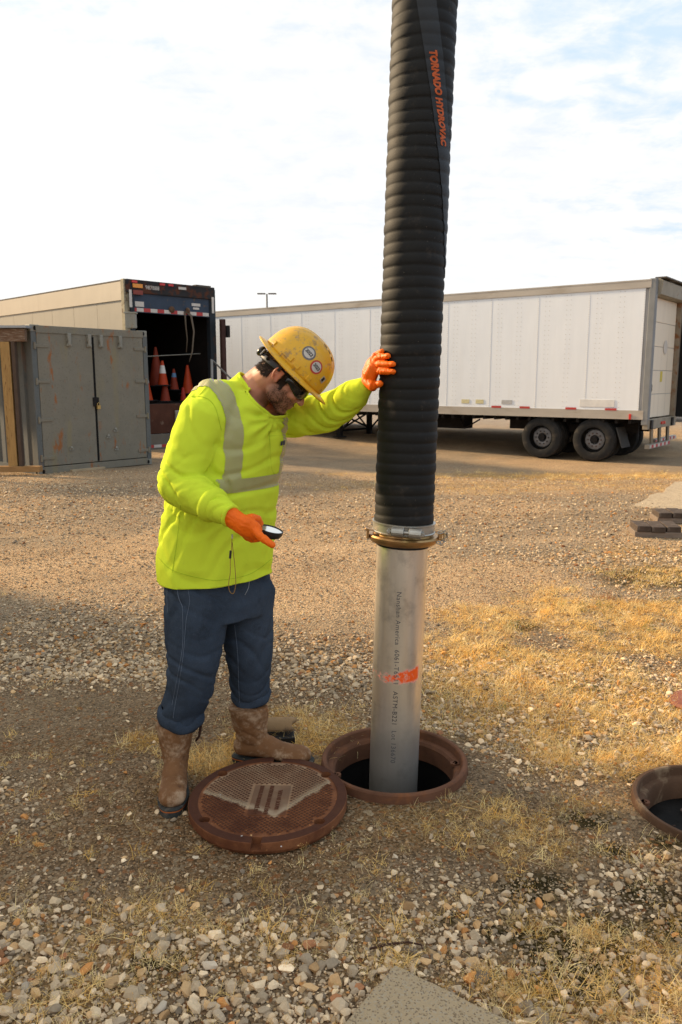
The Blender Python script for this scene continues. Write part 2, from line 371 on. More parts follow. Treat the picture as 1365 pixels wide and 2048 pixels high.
def stone_mesh(seed):
    rg = random.Random(seed); bm = bmesh.new()
    fl = rg.uniform(.45, .8); el = rg.uniform(.75, 1.0)
    for i in range(rg.choice((13, 16, 20))):
        v = Vector((rg.gauss(0, 1), rg.gauss(0, 1), rg.gauss(0, 1))).normalized() * rg.uniform(.82, 1.0)
        bm.verts.new((v.x, v.y * el, v.z * fl))
    r_ = bmesh.ops.convex_hull(bm, input=bm.verts[:])
    bmesh.ops.delete(bm, geom=[v for v in bm.verts if not v.link_faces], context='VERTS')
    me = bpy.data.meshes.new('stone'); bm.to_mesh(me); bm.free()
    if seed % 2: me.shade_smooth(); me.set_sharp_from_angle(angle=R(32))
    return me
rs = np.random.default_rng(11)
def sample(n, y0, y1, margin=1.3, power=1.0):
    u = rs.random(n) ** power; y = y0 + (y1 - y0) * u
    # uniform over area: reject by width
    x = (rs.random(n) * 2 - 1) * (.52 * margin * y1)
    k = np.abs(x) < (.50 * margin * y + .35)
    return x[k], y[k]
# keep clear of holes, cover, slabs, boots
COVER_C = Vector((-.274, 2.720, 0))
def clear(x, y, lo=.0):
    k = np.hypot(x - HOLE.x, y - HOLE.y) > .313
    k &= np.hypot(x - HOLE2.x, y - HOLE2.y) > .30
    k &= np.hypot(x - COVER_C.x, y - COVER_C.y) > .285
    k &= ~((np.abs(x + .61) < .07) & (y > 2.70) & (y < 3.0))
    k &= ~((np.abs(y - 3.07) < .06) & (x > -.44) & (x < -.12))
    a = Vector((.147, 1.90)); u = Vector((-.125, -.18)).normalized(); v = Vector((.26, -.18)).normalized()
    # slab corner region
    det = u.x * v.y - u.y * v.x; dx = x - a.x; dy = y - a.y
    p = (dx * v.y - dy * v.x) / det; q = (u.x * dy - u.y * dx) / det
    k &= ~((p > 0) & (q > 0))
    return k
def gravel(n, y0, y1, smed, smin, smax, sig, margin=1.3, coarse=1.0, bare=.12):
    x, y = sample(n, y0, y1, margin); k = clear(x, y); x, y = x[k], y[k]
    g, d, s, m = maps(x, y)
    p = np.clip(g * (1 - .88 * d * (y < 6) - .5 * d * (y >= 6)) * (1 - .35 * s) * (1 - .75 * m), bare, 1) * coarse
    k = rs.random(len(x)) < p; x, y, g, d, s, m = [a[k] for a in (x, y, g, d, s, m)]
    size = np.clip(np.exp(rs.normal(math.log(smed), sig, len(x))), smin, smax) * (.70 + .5 * np.clip(g - d * .8, 0, 1))
    return x, y, size, d, m
sets = [gravel(150000, 1.45, 4.2, .0040, .002, .009, .45, 1.2, .85, .62),
        gravel(50000, 1.45, 4.4, .0094, .0045, .024, .45, 1.2, .85, .10),
        gravel(80000, 4.0, 7.2, .0100, .005, .021, .38, 1.2, .9, .26),
        gravel(125000, 6.6, 14.5, .0130, .007, .028, .38, 1.1, .95, .34)]
X = np.concatenate([a[0] for a in sets]); Y = np.concatenate([a[1] for a in sets]); S = np.concatenate([a[2] for a in sets]); Dm = np.concatenate([a[3] for a in sets])
N = len(X)
pal = np.array([[.30, .275, .245], [.37, .34, .30], [.23, .215, .20], [.45, .415, .36], [.33, .26, .18], [.27, .20, .13], [.36, .20, .09], [.20, .11, .07], [.155, .145, .14], [.52, .49, .44]])
pw = np.array([.23, .20, .15, .12, .12, .06, .035, .02, .05, .015]); pw /= pw.sum()
ci = rs.choice(len(pal), N, p=pw); col = pal[ci] * (1 - .16 * sstep(3.6, 4.6, Y)[:, None]) * rs.uniform(.6, 1.12, (N, 1)) * np.array([1.92, 1.58, 1.14])
dirt = np.array([.27, .17, .088]); wgt = (.85 * Dm * (rs.random(N)) ** .6 + .15)[:, None] * (S < .010)[:, None]
col = col * (1 - wgt) + dirt * wgt
gx = np.stack([X, Y, gz(X, Y) + (fbm(X, Y, 2.2, 3) - .5) * .018 + (fbm(X, Y, 9, 4) - .5) * .012 + S * np.where(S > .007, .25, .22)], 1)
rot = np.stack([rs.normal(0, .35, N), rs.normal(0, .35, N), rs.uniform(0, 6.3, N)], 1)
scl = np.stack([S, S * rs.uniform(.7, 1, N), S * rs.uniform(.7, 1, N)], 1)
stones = source_col('stone', [stone_mesh(i) for i in range(14)], inst_mat('gravel_stone'))
scatter('gravel', 'loose grey and tan gravel stones strewn over the dirt yard', 'gravel', gx, rot, scl, rs.integers(0, 14, N), np.concatenate([col, np.ones((N, 1))], 1), stones)

def tuft_mesh(seed, nb, h, spread, width, flat):
    rg = random.Random(seed); vs = []; fs = []
    for i in range(nb):
        a = rg.uniform(0, 2 * PI); L = h * rg.uniform(.45, 1.15); lean = rg.uniform(.25, 1.35) * flat
        ox, oy = rg.gauss(0, spread), rg.gauss(0, spread); w = width * rg.uniform(.6, 1.2); bend = rg.uniform(.2, 1.0); az2 = rg.uniform(-.9, .9)
        p = Vector((ox, oy, 0)); o = len(vs)
        for k in range(4):
            t = k / 3; an = min(lean + bend * t, 1.62); d = Vector((math.cos(a + az2 * t) * math.sin(an), math.sin(a + az2 * t) * math.sin(an), math.cos(an)))
            sd = Vector((-math.sin(a), math.cos(a), 0)) * w * (1 - .8 * t)
            vs += [p - sd, p + sd]; p = p + d * L / 3
        fs += [(o + 2 * k, o + 2 * k + 1, o + 2 * k + 3, o + 2 * k + 2) for k in range(3)]
    me = bpy.data.meshes.new('tuft'); me.from_pydata(vs, [], fs); return me
def weed_mesh(seed):
    rg = random.Random(seed); mb = MB()
    for i in range(7):
        a = rg.uniform(0, 6.3); L = rg.uniform(.03, .065); p = Vector((rg.gauss(0, .008), rg.gauss(0, .008), 0)); d = Vector((math.cos(a) * .5, math.sin(a) * .5, 1)).normalized()
        q = p + d * L + Vector((rg.gauss(0, .006), rg.gauss(0, .006), 0)); s_ = Vector((-math.sin(a), math.cos(a), 0)) * .0005
        mb.add([p - s_, p + s_, q], [(0, 1, 2)])
        for k in range(6):
            c = p.lerp(q, rg.uniform(.45, 1)) + Vector((rg.gauss(0, .004), rg.gauss(0, .004), rg.gauss(0, .003))); r = .0013
            mb.add([c + Vector((r, 0, 0)), c + Vector((-r, 0, 0)), c + Vector((0, r, 0)), c + Vector((0, -r, 0)), c + Vector((0, 0, r)), c + Vector((0, 0, -r))], [(0, 2, 4), (2, 1, 4), (1, 3, 4), (3, 0, 4), (2, 0, 5), (1, 2, 5), (3, 1, 5), (0, 3, 5)])
    return mb.mesh('weed')
tufts = [tuft_mesh(i, 22, .062, .022, .0012, 1.35) for i in range(6)] + [tuft_mesh(20 + i, 14, .11, .028, .0012, 1.2) for i in range(3)] + [weed_mesh(40 + i) for i in range(4)]
tsrc = source_col('dry_tuft', tufts, inst_mat('dry_grass_blade', .8, True))
def grass(n, y0, y1, margin=1.2, base=.0, k0=.80):
    x, y = sample(n, y0, y1, margin); k = clear(x, y); x, y = x[k], y[k]; g, d, s, m = maps(x, y)
    k = rs.random(len(x)) < np.clip(s * k0 + base, 0, 1); return x[k], y[k], s[k]
ts = [grass(17000, 1.45, 3.2, 1.2, .05), grass(20000, 3.2, 6.5, 1.2, .01), grass(12000, 6.5, 19, 1.05, .0, .7)]
x = np.concatenate([a[0] for a in ts]); y = np.concatenate([a[1] for a in ts]); s = np.concatenate([a[2] for a in ts]); n = len(x)
weed = (rs.random(n) < np.where((y < 3.1) & (s < .75), .5, .03)); tall = rs.random(n) < .25
ix = np.where(weed, rs.integers(9, 13, n), np.where(tall, rs.integers(6, 9, n), rs.integers(0, 6, n)))
sc_ = rs.uniform(.6, 1.3, n) * np.where(y > 7, 1.25, 1.0) * (.65 + .4 * s)
gcol = np.array([[.92, .63, .22], [.97, .77, .37], [.80, .48, .12], [.80, .60, .28], [.50, .30, .11]])[rs.choice(5, n, p=[.34, .24, .16, .18, .08])] * rs.uniform(.7, 1.25, (n, 1))
rust = (blob(x, y, 1250, 1195, .28, .16) > .5)[:, None]; gcol = np.where(rust, np.array([.36, .15, .05]), gcol)
grn = ((rs.random(n) < .03) & (y > 3.6))[:, None]; gcol = np.where(grn, np.array([.16, .20, .05]), gcol)
zr = gz(x, y) + (fbm(x, y, 2.2, 3) - .5) * .018
scatter('dry_grass', 'dry yellow grass and weed tufts growing through the gravel', 'grass', np.stack([x, y, zr], 1),
        np.stack([rs.normal(0, .12, n), rs.normal(0, .12, n), rs.uniform(0, 6.3, n)], 1), np.stack([sc_] * 3, 1), ix, np.concatenate([gcol, np.ones((n, 1))], 1), tsrc)
# ------------------------------------------------------------------ manhole frames, cover, slabs
m_rust = M('rusty_iron', (.130, .060, .034), .85, .0, .28, 9, .5, 90, (.20, .08, .035), (.5, .75), 12, .003)
m_rust2 = M('brown_iron', (.10, .055, .032), .85, .0, .25, 8, .5, 90, (.22, .15, .09), (.5, .7), 10, .003)
m_black = M('dark_shaft', (.012, .011, .010), .95)  # black of small parts; also paints the shade inside shafts, holes and vents
def manhole(name, label, c, ro, ztop, filled):
    t = thing(name, label, 'manhole', (c.x, c.y, 0)); k = ro / .305
    mb = MB(); mb.lathe([(.318 * k, -.06), (.306 * k, .0), (.303 * k, ztop - .006), (.298 * k, ztop), (.286 * k, ztop), (.281 * k, ztop - .005), (.276 * k, ztop - .035), (.256 * k, ztop - .038), (.247 * k, ztop - .05), (.245 * k, ztop - .12), (.262 * k, ztop - .13), (.268 * k, -.30), (.30 * k, -.30)], 96)
    put('frame_ring', mb, m_rust if not filled else m_rust2, t, smooth='auto')
    for a in ((-2.8, .05) if not filled else (2.9,)):
        mb = MB(); p = Vector((math.cos(a), math.sin(a), 0)); q = Vector((-p.y, p.x, 0)); Mx = basis(p, q, (0, 0, 1), p * (.252 * k))
        mb.lathe([(.006, -.006), (.016, -.006), (.016, .006), (.006, .006), (.006, -.006)], 16, Mx @ Matrix.Translation((0, 0, ztop - .036))); mb.box((.012, 0, ztop - .036), (.02, .026, .012), Mx)
        put('lug', mb, m_rust, t)
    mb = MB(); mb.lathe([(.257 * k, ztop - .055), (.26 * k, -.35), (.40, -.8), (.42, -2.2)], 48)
    put('shaft_wall', mb, m_black if not filled else M('shaded_wall', (.014, .011, .009), .8), t)  # near-black wall colour stands in for the darkness inside both holes
    mb = MB(); zb = -2.2 if not filled else -.085
    rr = .42 if not filled else .262 * k; n = 40
    if filled:
        vs = [(0, 0, zb)]; fs = []
        for i in range(1, 13):
            for j in range(n):
                a = 2 * PI * j / n; r_ = rr * i / 12; x_, y_ = r_ * math.cos(a), r_ * math.sin(a); vs.append((x_, y_, zb + .018 * nz((x_, y_, 0), 14) + .01 * nz((x_, y_, 3), 40)))
        fs += [(0, 1 + j, 1 + (j + 1) % n) for j in range(n)]
        for i in range(11):
            for j in range(n): fs.append((1 + i * n + j, 1 + (i + 1) * n + j, 1 + (i + 1) * n + (j + 1) % n, 1 + i * n + (j + 1) % n))
        mb.add(vs, fs); put('sludge_floor', mb, M('wet_sludge', (.009, .008, .007), .7, 0, .4, 20, .6, 60, (.05, .035, .025), (.6, .7), 25), t, smooth=True)
        rg = random.Random(4)
        for i in range(16):
            a, r_ = rg.uniform(0, 6.28), rg.uniform(.03, .24); s_ = rg.uniform(.008, .02); mb = MB(); w_ = [(s_ * rg.uniform(.6, 1.2) * math.cos(b), s_ * rg.uniform(.5, 1) * math.sin(b)) for b in (0, 1.1, 2.1, 3.2, 4.2, 5.2)]
            mb.prism(w_, -.001, .002, Matrix.Translation((r_ * math.cos(a), r_ * math.sin(a), zb + .014)) @ Matrix.Rotation(rg.uniform(-.5, .5), 4, 'X'))
            put('debris_flake', mb, M('flake_%d' % (i % 3), ((.07, .04, .03), (.05, .045, .04), (.12, .07, .05))[i % 3], .6), t)
    else:
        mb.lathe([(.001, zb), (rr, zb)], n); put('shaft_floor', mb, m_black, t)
    return t
manhole('manhole', 'open round manhole with rusty iron frame around the metal pipe', HOLE, .305, .047, False)
manhole('manhole', 'second open manhole at the right edge, shallow and filled with dark sludge', HOLE2, .298, .04, True)

def cover_mat():
    m = bpy.data.materials.new('rusty_cover'); m.use_nodes = True; t = NT(m.node_tree); m.node_tree.nodes.clear()
    oc = t.n('ShaderNodeTexCoord').outputs['Object']; sp = t.n('ShaderNodeSeparateXYZ', {0: oc}); x, y, z = sp.outputs
    n = t.noise(oc, 9, 6, .65); c = t.mix(t.ramp(n, .35, .68), (.115, .040, .018), (.235, .092, .038))
    c = t.mix(t.ramp(t.noise(oc, 55, 6, .7), .55, .72), c, (.09, .035, .02))
    c = t.mix(t.math('MULTIPLY', t.ramp(t.noise(oc, 24, 6, .7), .60, .68), .7), c, (.42, .17, .06))
    # dusty wedge: two straight edges meeting towards the camera
    w = t.math('MULTIPLY', t.math('SUBTRACT', t.noise(oc, 18, 5, .7), .5), .05)
    e1 = t.math('ADD', t.math('ADD', t.math('MULTIPLY', x, .45), t.math('MULTIPLY', y, .89)), w)      # left edge line
    e2 = t.math('ADD', t.math('ADD', t.math('MULTIPLY', x, -.80), t.math('MULTIPLY', y, .60)), w)     # right edge line
    k = t.math('MULTIPLY', t.ramp(e1, -.105, -.09), t.ramp(e2, -.125, -.11))
    k = t.math('MULTIPLY', k, t.ramp(t.n('ShaderNodeVectorMath', {0: oc}, operation='LENGTH').outputs['Value'], .262, .252))
    low = t.ramp(z, .0505, .0485)
    k2 = t.math('MULTIPLY', k, t.math('ADD', t.math('MULTIPLY', low, .62), t.math('MULTIPLY', t.ramp(t.noise(oc, 13, 5), .45, .7), .38)))
    c = t.mix(t.math('MULTIPLY', k2, .78), c, (.40, .28, .17))
    c = t.mix(t.math('MULTIPLY', t.ramp(z, .0480, .0494), .85), c, (.055, .020, .012))
    edge = t.math('MULTIPLY', t.math('MULTIPLY', k, t.math('SUBTRACT', 1.0, t.math('MULTIPLY', t.ramp(e1, -.095, -.06), t.ramp(e2, -.115, -.08)))), .55)
    c = t.mix(edge, c, (.48, .38, .25))
    b = t.n('ShaderNodeBsdfPrincipled', {'Base Color': c, 'Roughness': .8, 'Specular IOR Level': .15, 'Normal': t.bump(t.noise(oc, 110, 6, .7), .45, .003)}); t.n('ShaderNodeOutputMaterial', {0: b.outputs[0]}); return m
def build_cover():
    t = thing('manhole_cover', 'rusty round manhole cover with raised tread, lying on the dirt by the boots', 'manhole cover', (COVER_C.x, COVER_C.y, .006), R(-3))
    t.rotation_euler = (R(1.0), R(-.8), R(-3)); cm = cover_mat(); Rr = .297
    mb = MB(); mb.lathe([(.0, 0), (.280, 0), (.290, .003), (.294, .012), (.297, .016), (.297, .047), (.294, .050), (.262, .050), (.259, .0465), (.0, .0465)], 128)
    me = mb.mesh('cover_plate'); bm = bmesh.new(); bm.from_mesh(me); bmesh.ops.remove_doubles(bm, verts=bm.verts[:], dist=1e-5); bmesh.ops.recalc_face_normals(bm, faces=bm.faces[:]); bm.to_mesh(me); bm.free()
    def cut(o):
        hs = []
        for i, a in enumerate((R(38), R(142), R(218), R(322))):
            h = MB(); h.lathe([(.0205, .028), (.0205, .08)], 24, Matrix.Translation((.262 * math.cos(a), .262 * math.sin(a), 0)), 0, (True, True)); hm = h.mesh('h'); hs.append(bpy.data.objects.new('h', hm))
        for y_ in (.283, -.283): h = MB(); h.box((0, y_, .05), (.036, .05, .06)); hs.append(bpy.data.objects.new('h', h.mesh('h')))
        for h in hs: C.objects.link(h); b = o.modifiers.new('b', 'BOOLEAN'); b.operation = 'DIFFERENCE'; b.solver = 'EXACT'; b.object = h
        return hs
    me = applied(me, cut); me.materials.clear(); me.shade_flat(); me.shade_smooth(); me.set_sharp_from_angle(angle=R(30))
    put('cover_plate', me, cm, t)
    mb = MB(); st = .0195; row = 0; y_ = -.25
    while y_ < .25:
        x_ = -.26 + (row % 2) * st * .5
        while x_ < .26:
            r_ = math.hypot(x_, y_); ok = r_ < .247 and not (-.068 < x_ < .088 and -.135 < y_ < .085) and not (abs(x_) < .026 and abs(y_) > .235)
            ok = ok and all(math.hypot(x_ - .262 * math.cos(R(a)), y_ - .262 * math.sin(R(a))) > .028 for a in (38, 142, 218, 322))
            if ok:
                a, b, h = .0086, .0078, .0040; z0 = .0462; q = .55
                mb.add([(x_ - a, y_, z0), (x_, y_ - b, z0), (x_ + a, y_, z0), (x_, y_ + b, z0), (x_ - a * q, y_, z0 + h), (x_, y_ - b * q, z0 + h), (x_ + a * q, y_, z0 + h), (x_, y_ + b * q, z0 + h)],
                       [(0, 1, 5, 4), (1, 2, 6, 5), (2, 3, 7, 6), (3, 0, 4, 7), (4, 5, 6, 7)])
            x_ += st
        y_ += st * .47; row += 1
    put('tread_pattern', mb, cm, t, kind='stuff')
    mb = MB(); mb.box((.010, -.025, .0475), (.140, .205, .0025)); put('name_panel', mb, cm, t, bevel=.001)
    for s_, xx in (('EAST JORDAN IRON WORKS', -.030), ('EAST JORDAN MICHIGAN', .008), ('MADE IN USA', .044)):
        v, f = text_geo(s_, .0215, .0014, 1.0, bold=.0003); W_ = max(q.x for q in v) - min(q.x for q in v); k_ = min(1, .188 / W_); v = [Vector((q.x * k_, q.y, q.z)) for q in v]; mb = MB(); mb.add(v, f, 0, Matrix.Translation((xx, -.025, .0498)) @ Matrix.Rotation(PI / 2, 4, 'Z')); put('raised_lettering', mb, M('dark_lettering', (.12, .050, .028), .8, .1, .2, 30), t)
build_cover()
# a few pebbles lying on the cover
rg = random.Random(9)
for i, (px, py, s_) in enumerate(((484, 1672, .0042), (503, 1671, .0045), (563, 1693, .0040), (441, 1590, .003), (597, 1691, .003))):
    g_ = G(px, py, .058); me = stone_mesh(60 + i); o = put('pebble', me, M('pebble_%d' % (i % 3), ((.45, .42, .38), (.55, .33, .14), (.55, .50, .45))[i % 3], .8)); o.location = (g_.x, g_.y, .0585); o.scale = (s_,) * 3
    tag(o, ('grey pebble lying on the rusty cover left of an orange one', 'orange pebble lying on the rusty cover beside a grey one', 'pale pebble beside the front notch of the rusty cover', 'tiny pebble near the left rim of the rusty cover', 'small orange pebble lying right of the front notch of the cover')[i], 'pebble', 'pebbles on the manhole cover')

def conc_mat(name, base, sp=1.0):
    m = bpy.data.materials.new(name); m.use_nodes = True; t = NT(m.node_tree); m.node_tree.nodes.clear(); oc = t.n('ShaderNodeTexCoord').outputs['Object']
    c = t.mix(t.noise(oc, 4, 6, .6), tuple(b * .75 for b in base), tuple(b * 1.2 for b in base)); v = t.n('ShaderNodeTexVoronoi', {'Vector': oc, 'Scale': 230.0 * sp}); sc = t.n('ShaderNodeSeparateColor', {0: v.outputs['Color']})
    c = t.mix(t.math('MULTIPLY', t.ramp(sc.outputs[0], .72, .85), .6), c, (.40, .34, .25)); c = t.mix(t.math('MULTIPLY', t.ramp(sc.outputs[1], .80, .88), .6), c, (.11, .075, .05))
    c = t.mix(t.math('MULTIPLY', t.ramp(t.noise(oc, 9, 6, .7), .55, .7), .45), c, (.16, .11, .065))
    h = t.math('ADD', t.noise(oc, 160 * sp, 5, .7), t.math('MULTIPLY', v.outputs['Distance'], -.6))
    b = t.n('ShaderNodeBsdfPrincipled', {'Base Color': c, 'Roughness': .95, 'Specular IOR Level': .08, 'Normal': t.bump(h, .6, .004)}); t.n('ShaderNodeOutputMaterial', {0: b.outputs[0]}); return m
def ragged(poly, step, amp, seed):
    out = []; rg = random.Random(seed); n = len(poly)
    for i in range(n):
        a = Vector(poly[i]); b = Vector(poly[(i + 1) % n]); k = max(2, int((b - a).length / step)); nn = Vector((-(b - a).y, (b - a).x)).normalized()
        for j in range(k):
            p = a.lerp(b, j / k) + nn * rg.gauss(0, amp) * (1 if j else .3); out.append((p.x, p.y))
    return out
def slab(name, label, cat, poly, z0, z1, mat, seed, amp=.002, step=.02, bevel=.004):
    mb = MB(); mb.prism(ragged(poly, step, amp, seed), z0, z1); o = put(name, mb, mat, bevel=bevel); return tag(o, label, cat)
a = Vector((.147, 1.90)); u = Vector((-.125, -.18)).normalized(); v = Vector((.26, -.18)).normalized()
cs = conc_mat('worn_concrete', (.43, .32, .19))
sl = slab('concrete_slab', 'speckled tan concrete slab corner at the bottom edge of the frame', 'slab', [a, a + u * .75, a + u * .75 + v * .75, a + v * .75], -.03, .022, cs, 2)
gp = [G(*p) for p in ((1265, 1016), (1312, 990), (1325, 990), (1350, 967), (1420, 964), (1620, 975), (1700, 1050), (1365, 1027))]
slab('concrete_pad', 'flat tan concrete pad beyond the wood blocks at the right', 'slab', [(p.x, p.y) for p in reversed(gp)], -.06, .03, conc_mat('pad_concrete', (.44, .34, .22), .4), 3, .015, .25, .01)
mb = MB(); mb.lathe([(.0, -.01), (.29, -.01), (.298, .0), (.300, .05), (.292, .058), (.0, .058)], 64); o = put('round_concrete_cover', mb, conc_mat('lid_concrete', (.16, .125, .09)), smooth='auto'); o.location = (1.375, 2.16, .01); o.rotation_euler = (R(3), R(3), 0)
tag(o, 'worn round concrete cover cut off by the right edge, nearest the camera', 'cover')
mb = MB(); mb.lathe([(.0, .0), (.15, .0), (.165, .008), (.168, .02), (.155, .032), (.0, .036)], 40); o = put('red_lid', mb, M('worn_red_paint', (.20, .065, .035), .6, 0, .2, 8, .2, 60, (.42, .32, .22), (.55, .66), 9), smooth='auto'); o.location = (1.82, 3.70, .0); o.rotation_euler = (R(-6), R(-7), 0)
tag(o, 'faded red round lid with worn pale rim at the right edge', 'lid')

# wood block stacks
mw_end = M('charred_wood', (.075, .055, .042), .85, 0, .3, 12, .5, 60, (.16, .13, .105), (.5, .7), 14, .003, (1, 6, 1)); mw = M('grey_plank', (.20, .155, .12), .85, 0, .25, 8, .4, 50, stretch=(1, 8, 8))
def blocks(label, px, py, n, w, rz, off=0):
    g_ = G(px, py); t = thing('wood_block_stack', label, 'wood blocks', (g_.x, g_.y, gz1(g_.x, g_.y)), rz, 'stacks of dark wood blocks')
    mb = MB(); mb.box((w * n / 2, .17, .03), (w * n + .02, .33, .058)); put('base_plank', mb, mw, t, bevel=.004); rg = random.Random(n)
    for i in range(n):
        mb = MB(); mb.box((0, 0, 0), (w - .010, .34, .060)); o = put('block', mb, mw_end, t, bevel=.007); o.location = (w * (i + .5), .17 + rg.uniform(-.01, .01), .089 + rg.uniform(-.002, .003)); o.rotation_euler = (rg.uniform(-.02, .02), rg.uniform(-.03, .03), rg.uniform(-.04, .04))
blocks('stack of three dark wood blocks on a grey plank, nearer to the camera', 1272, 1076, 3, .148, R(-9))
blocks('stack of dark wood blocks on a plank, behind the nearer stack', 1317, 1050, 4, .148, R(-7))

# curved shard and black rubber behind the boot
t = thing('clay_pipe_shard', 'tan curved clay pipe shard lying in dry grass behind the boot', 'pipe shard', tuple(G(565, 1470)), R(4)); t.location.z = .03
mb = MB(); n_ = 16; vs = []; fs = []
for i in range(9):
    for j in range(n_):
        a_ = R(15 + 150 * j / (n_ - 1)); rr = .055; L = -.10 + .155 * i / 8 + (.012 * math.sin(j * .9) if i == 8 else 0)
        vs.append((L, math.cos(a_) * rr, math.sin(a_) * rr * .95)); 
for i in range(8):
    for j in range(n_ - 1): fs.append((i * n_ + j, i * n_ + j + 1, (i + 1) * n_ + j + 1, (i + 1) * n_ + j))
mb.add(vs, fs); o = put('shard_shell', mb, M('tan_clay', (.27, .17, .085), .75, 0, .2, 9, .35, 60, (.13, .085, .05), (.5, .68), 14), t, smooth=True)
sm = o.modifiers.new('s', 'SOLIDIFY'); sm.thickness = .010
o = put('rubber_strip', MB().box((0, 0, .0), (.15, .10, .022)).box((.0, -.052, .012), (.155, .006, .03)), M('black_rubber', (.012, .012, .012), .55, 0, .2), bevel=.004); g_ = G(556, 1482); o.location = (g_.x, g_.y, .012); o.rotation_euler = (0, 0, R(4)); tag(o, 'black rubber strip lying under the tan clay shard behind the boot', 'rubber strip')

# twigs / root at the bottom
mb = MB(); pts = [G(740, 1905) + Vector((0, 0, .012)), G(775, 1899) + Vector((0, 0, .016)), G(815, 1893) + Vector((0, 0, .014)), G(843, 1897) + Vector((0, 0, .012)), G(848, 1912) + Vector((0, 0, .01))]
o = put('root', MB().tube(pts, [.003, .0035, .003, .0025, .001], 8), M('dark_root', (.06, .03, .02), .8), smooth=True); tag(o, 'thin dark brown root lying on gravel above the concrete slab', 'root')
# notable single rocks
rk = [(420, 1936, .026, (.52, .48, .43), 'largest pale rock on the gravel left of the concrete slab'), (1021, 1953, .023, (.42, .24, .10), 'round orange brown rock right of the concrete slab'), (790, 1716, .016, (.5, .46, .4), 'pale rock on dirt below the manhole frame'),
      (670, 1794, .015, (.42, .26, .14), 'tan orange rock below the manhole cover'), (320, 1995 + 25, .026, (.42, .40, .37), 'grey rock at the bottom edge left of centre'), (52, 1980, .022, (.35, .34, .32), 'large grey rock in the lower left gravel'), (392, 1716, .013, (.52, .49, .44), 'white stone just below left of the manhole cover'), (888, 1310, .028, (.5, .27, .09), 'orange rock beside the pipe at the edge of the dry grass'), (960, 1371, .03, (.46, .36, .27), 'wide tan rock in dry grass right of the pipe'), (1315, 1672, .02, (.5, .45, .38), 'pale angular rock against the second manhole')]
for i, (px, py, s_, c_, lb) in enumerate(rk):
    g_ = G(px, py); me = stone_mesh(101 + 2 * i); o = put('rock', me, M('rock_%d' % i, tuple(a * b for a, b in zip(c_, (1.25, 1.08, .86))), .85, 0, .12, 30, .4, 80)); o.location = (g_.x, g_.y, gz1(g_.x, g_.y) + s_ * .3); o.scale = (s_, s_ * .8, s_ * .8); o.rotation_euler = (.1, .1, i); tag(o, lb, 'rock')

# ------------------------------------------------------------------ pipe, coupler, hose
YH = 3.05
def axis(z):  # x of the hose axis at height z
    return .2215 + (z + .1) * .0245 + max(0, z - 1) ** 2 * .001
ang = math.atan(.0245)
def alu():
    m = bpy.data.materials.new('brushed_aluminium'); m.use_nodes = True; t = NT(m.node_tree); m.node_tree.nodes.clear(); oc = t.n('ShaderNodeTexCoord').outputs['Object']
    sp = t.n('ShaderNodeSeparateXYZ', {0: oc}); n = t.noise(t.vec(oc, (1, 1, .12)), 26, 6, .6)
    c = t.mix(n, (.66, .60, .50), (.96, .90, .79)); c = t.mix(t.math('MULTIPLY', t.ramp(t.noise(oc, 7, 6, .7), .5, .72), .45), c, (.30, .275, .24))
    dirt = t.math('MULTIPLY', t.ramp(t.math('ADD', sp.outputs[2], t.math('MULTIPLY', t.noise(oc, 9, 5), .16)), .46, .16), .75); c = t.mix(dirt, c, (.13, .12, .105))  # dirt tint that also paints in shade, darker towards the pipe's foot
    # orange spray band
    w = t.math('MULTIPLY', t.math('SUBTRACT', t.noise(oc, 22, 6, .75), .5), .055); up = t.math('ADD', t.math('MULTIPLY', sp.outputs[0], .13), w)
    zc = t.math('ABSOLUTE', t.math('SUBTRACT', sp.outputs[2], t.math('ADD', up, .432)))
    thick = t.math('ADD', t.math('MULTIPLY', sp.outputs[0], .08), .026); band = t.ramp(t.math('DIVIDE', zc, thick), 1.2, .6)
    band = t.math('MULTIPLY', band, t.ramp(t.math('ADD', t.noise(oc, 50, 5, .7), t.math('MULTIPLY', sp.outputs[0], 1.5)), .34, .56)); band = t.math('MULTIPLY', band, t.ramp(sp.outputs[0], .082, .074)); band = t.math('MULTIPLY', band, t.ramp(sp.outputs[1], .02, -.02))
    c = t.mix(band, c, (.95, .11, .01)); met = t.math('SUBTRACT', .86, t.math('MAXIMUM', band, t.math('MULTIPLY', dirt, .55)), clamp=True)
    b = t.n('ShaderNodeBsdfPrincipled', {'Base Color': c, 'Roughness': t.math('ADD', .26, t.math('MULTIPLY', n, .16)), 'Metallic': met, 'Normal': t.bump(t.noise(t.vec(oc, (1, 1, .3)), 90, 6, .65), .12, .002)}); t.n('ShaderNodeOutputMaterial', {0: b.outputs[0]}); return m
pipe = thing('metal_pipe', 'brushed aluminium pipe with orange spray mark standing in the manhole', 'pipe', (axis(-.1), YH, 0))
pipe.rotation_euler = (0, ang, 0)
RP = .1015
mb = MB(); mb.lathe([(RP - .004, -.85), (RP, -.85), (RP, .99), (RP - .004, .99)], 96); put('tube', mb, alu(), pipe, smooth='auto')
def on_cyl(vs, r, a0, z0, flip=True):   # text running down the cylinder; a0 angle from -y towards +x
    out = []
    for v_ in vs:
        a_ = a0 + v_.y / r; rr = r + v_.z; out.append((rr * math.sin(a_), -rr * math.cos(a_), z0 - v_.x))
    return out
mi = M('faded_ink', (.06, .06, .065), .7)
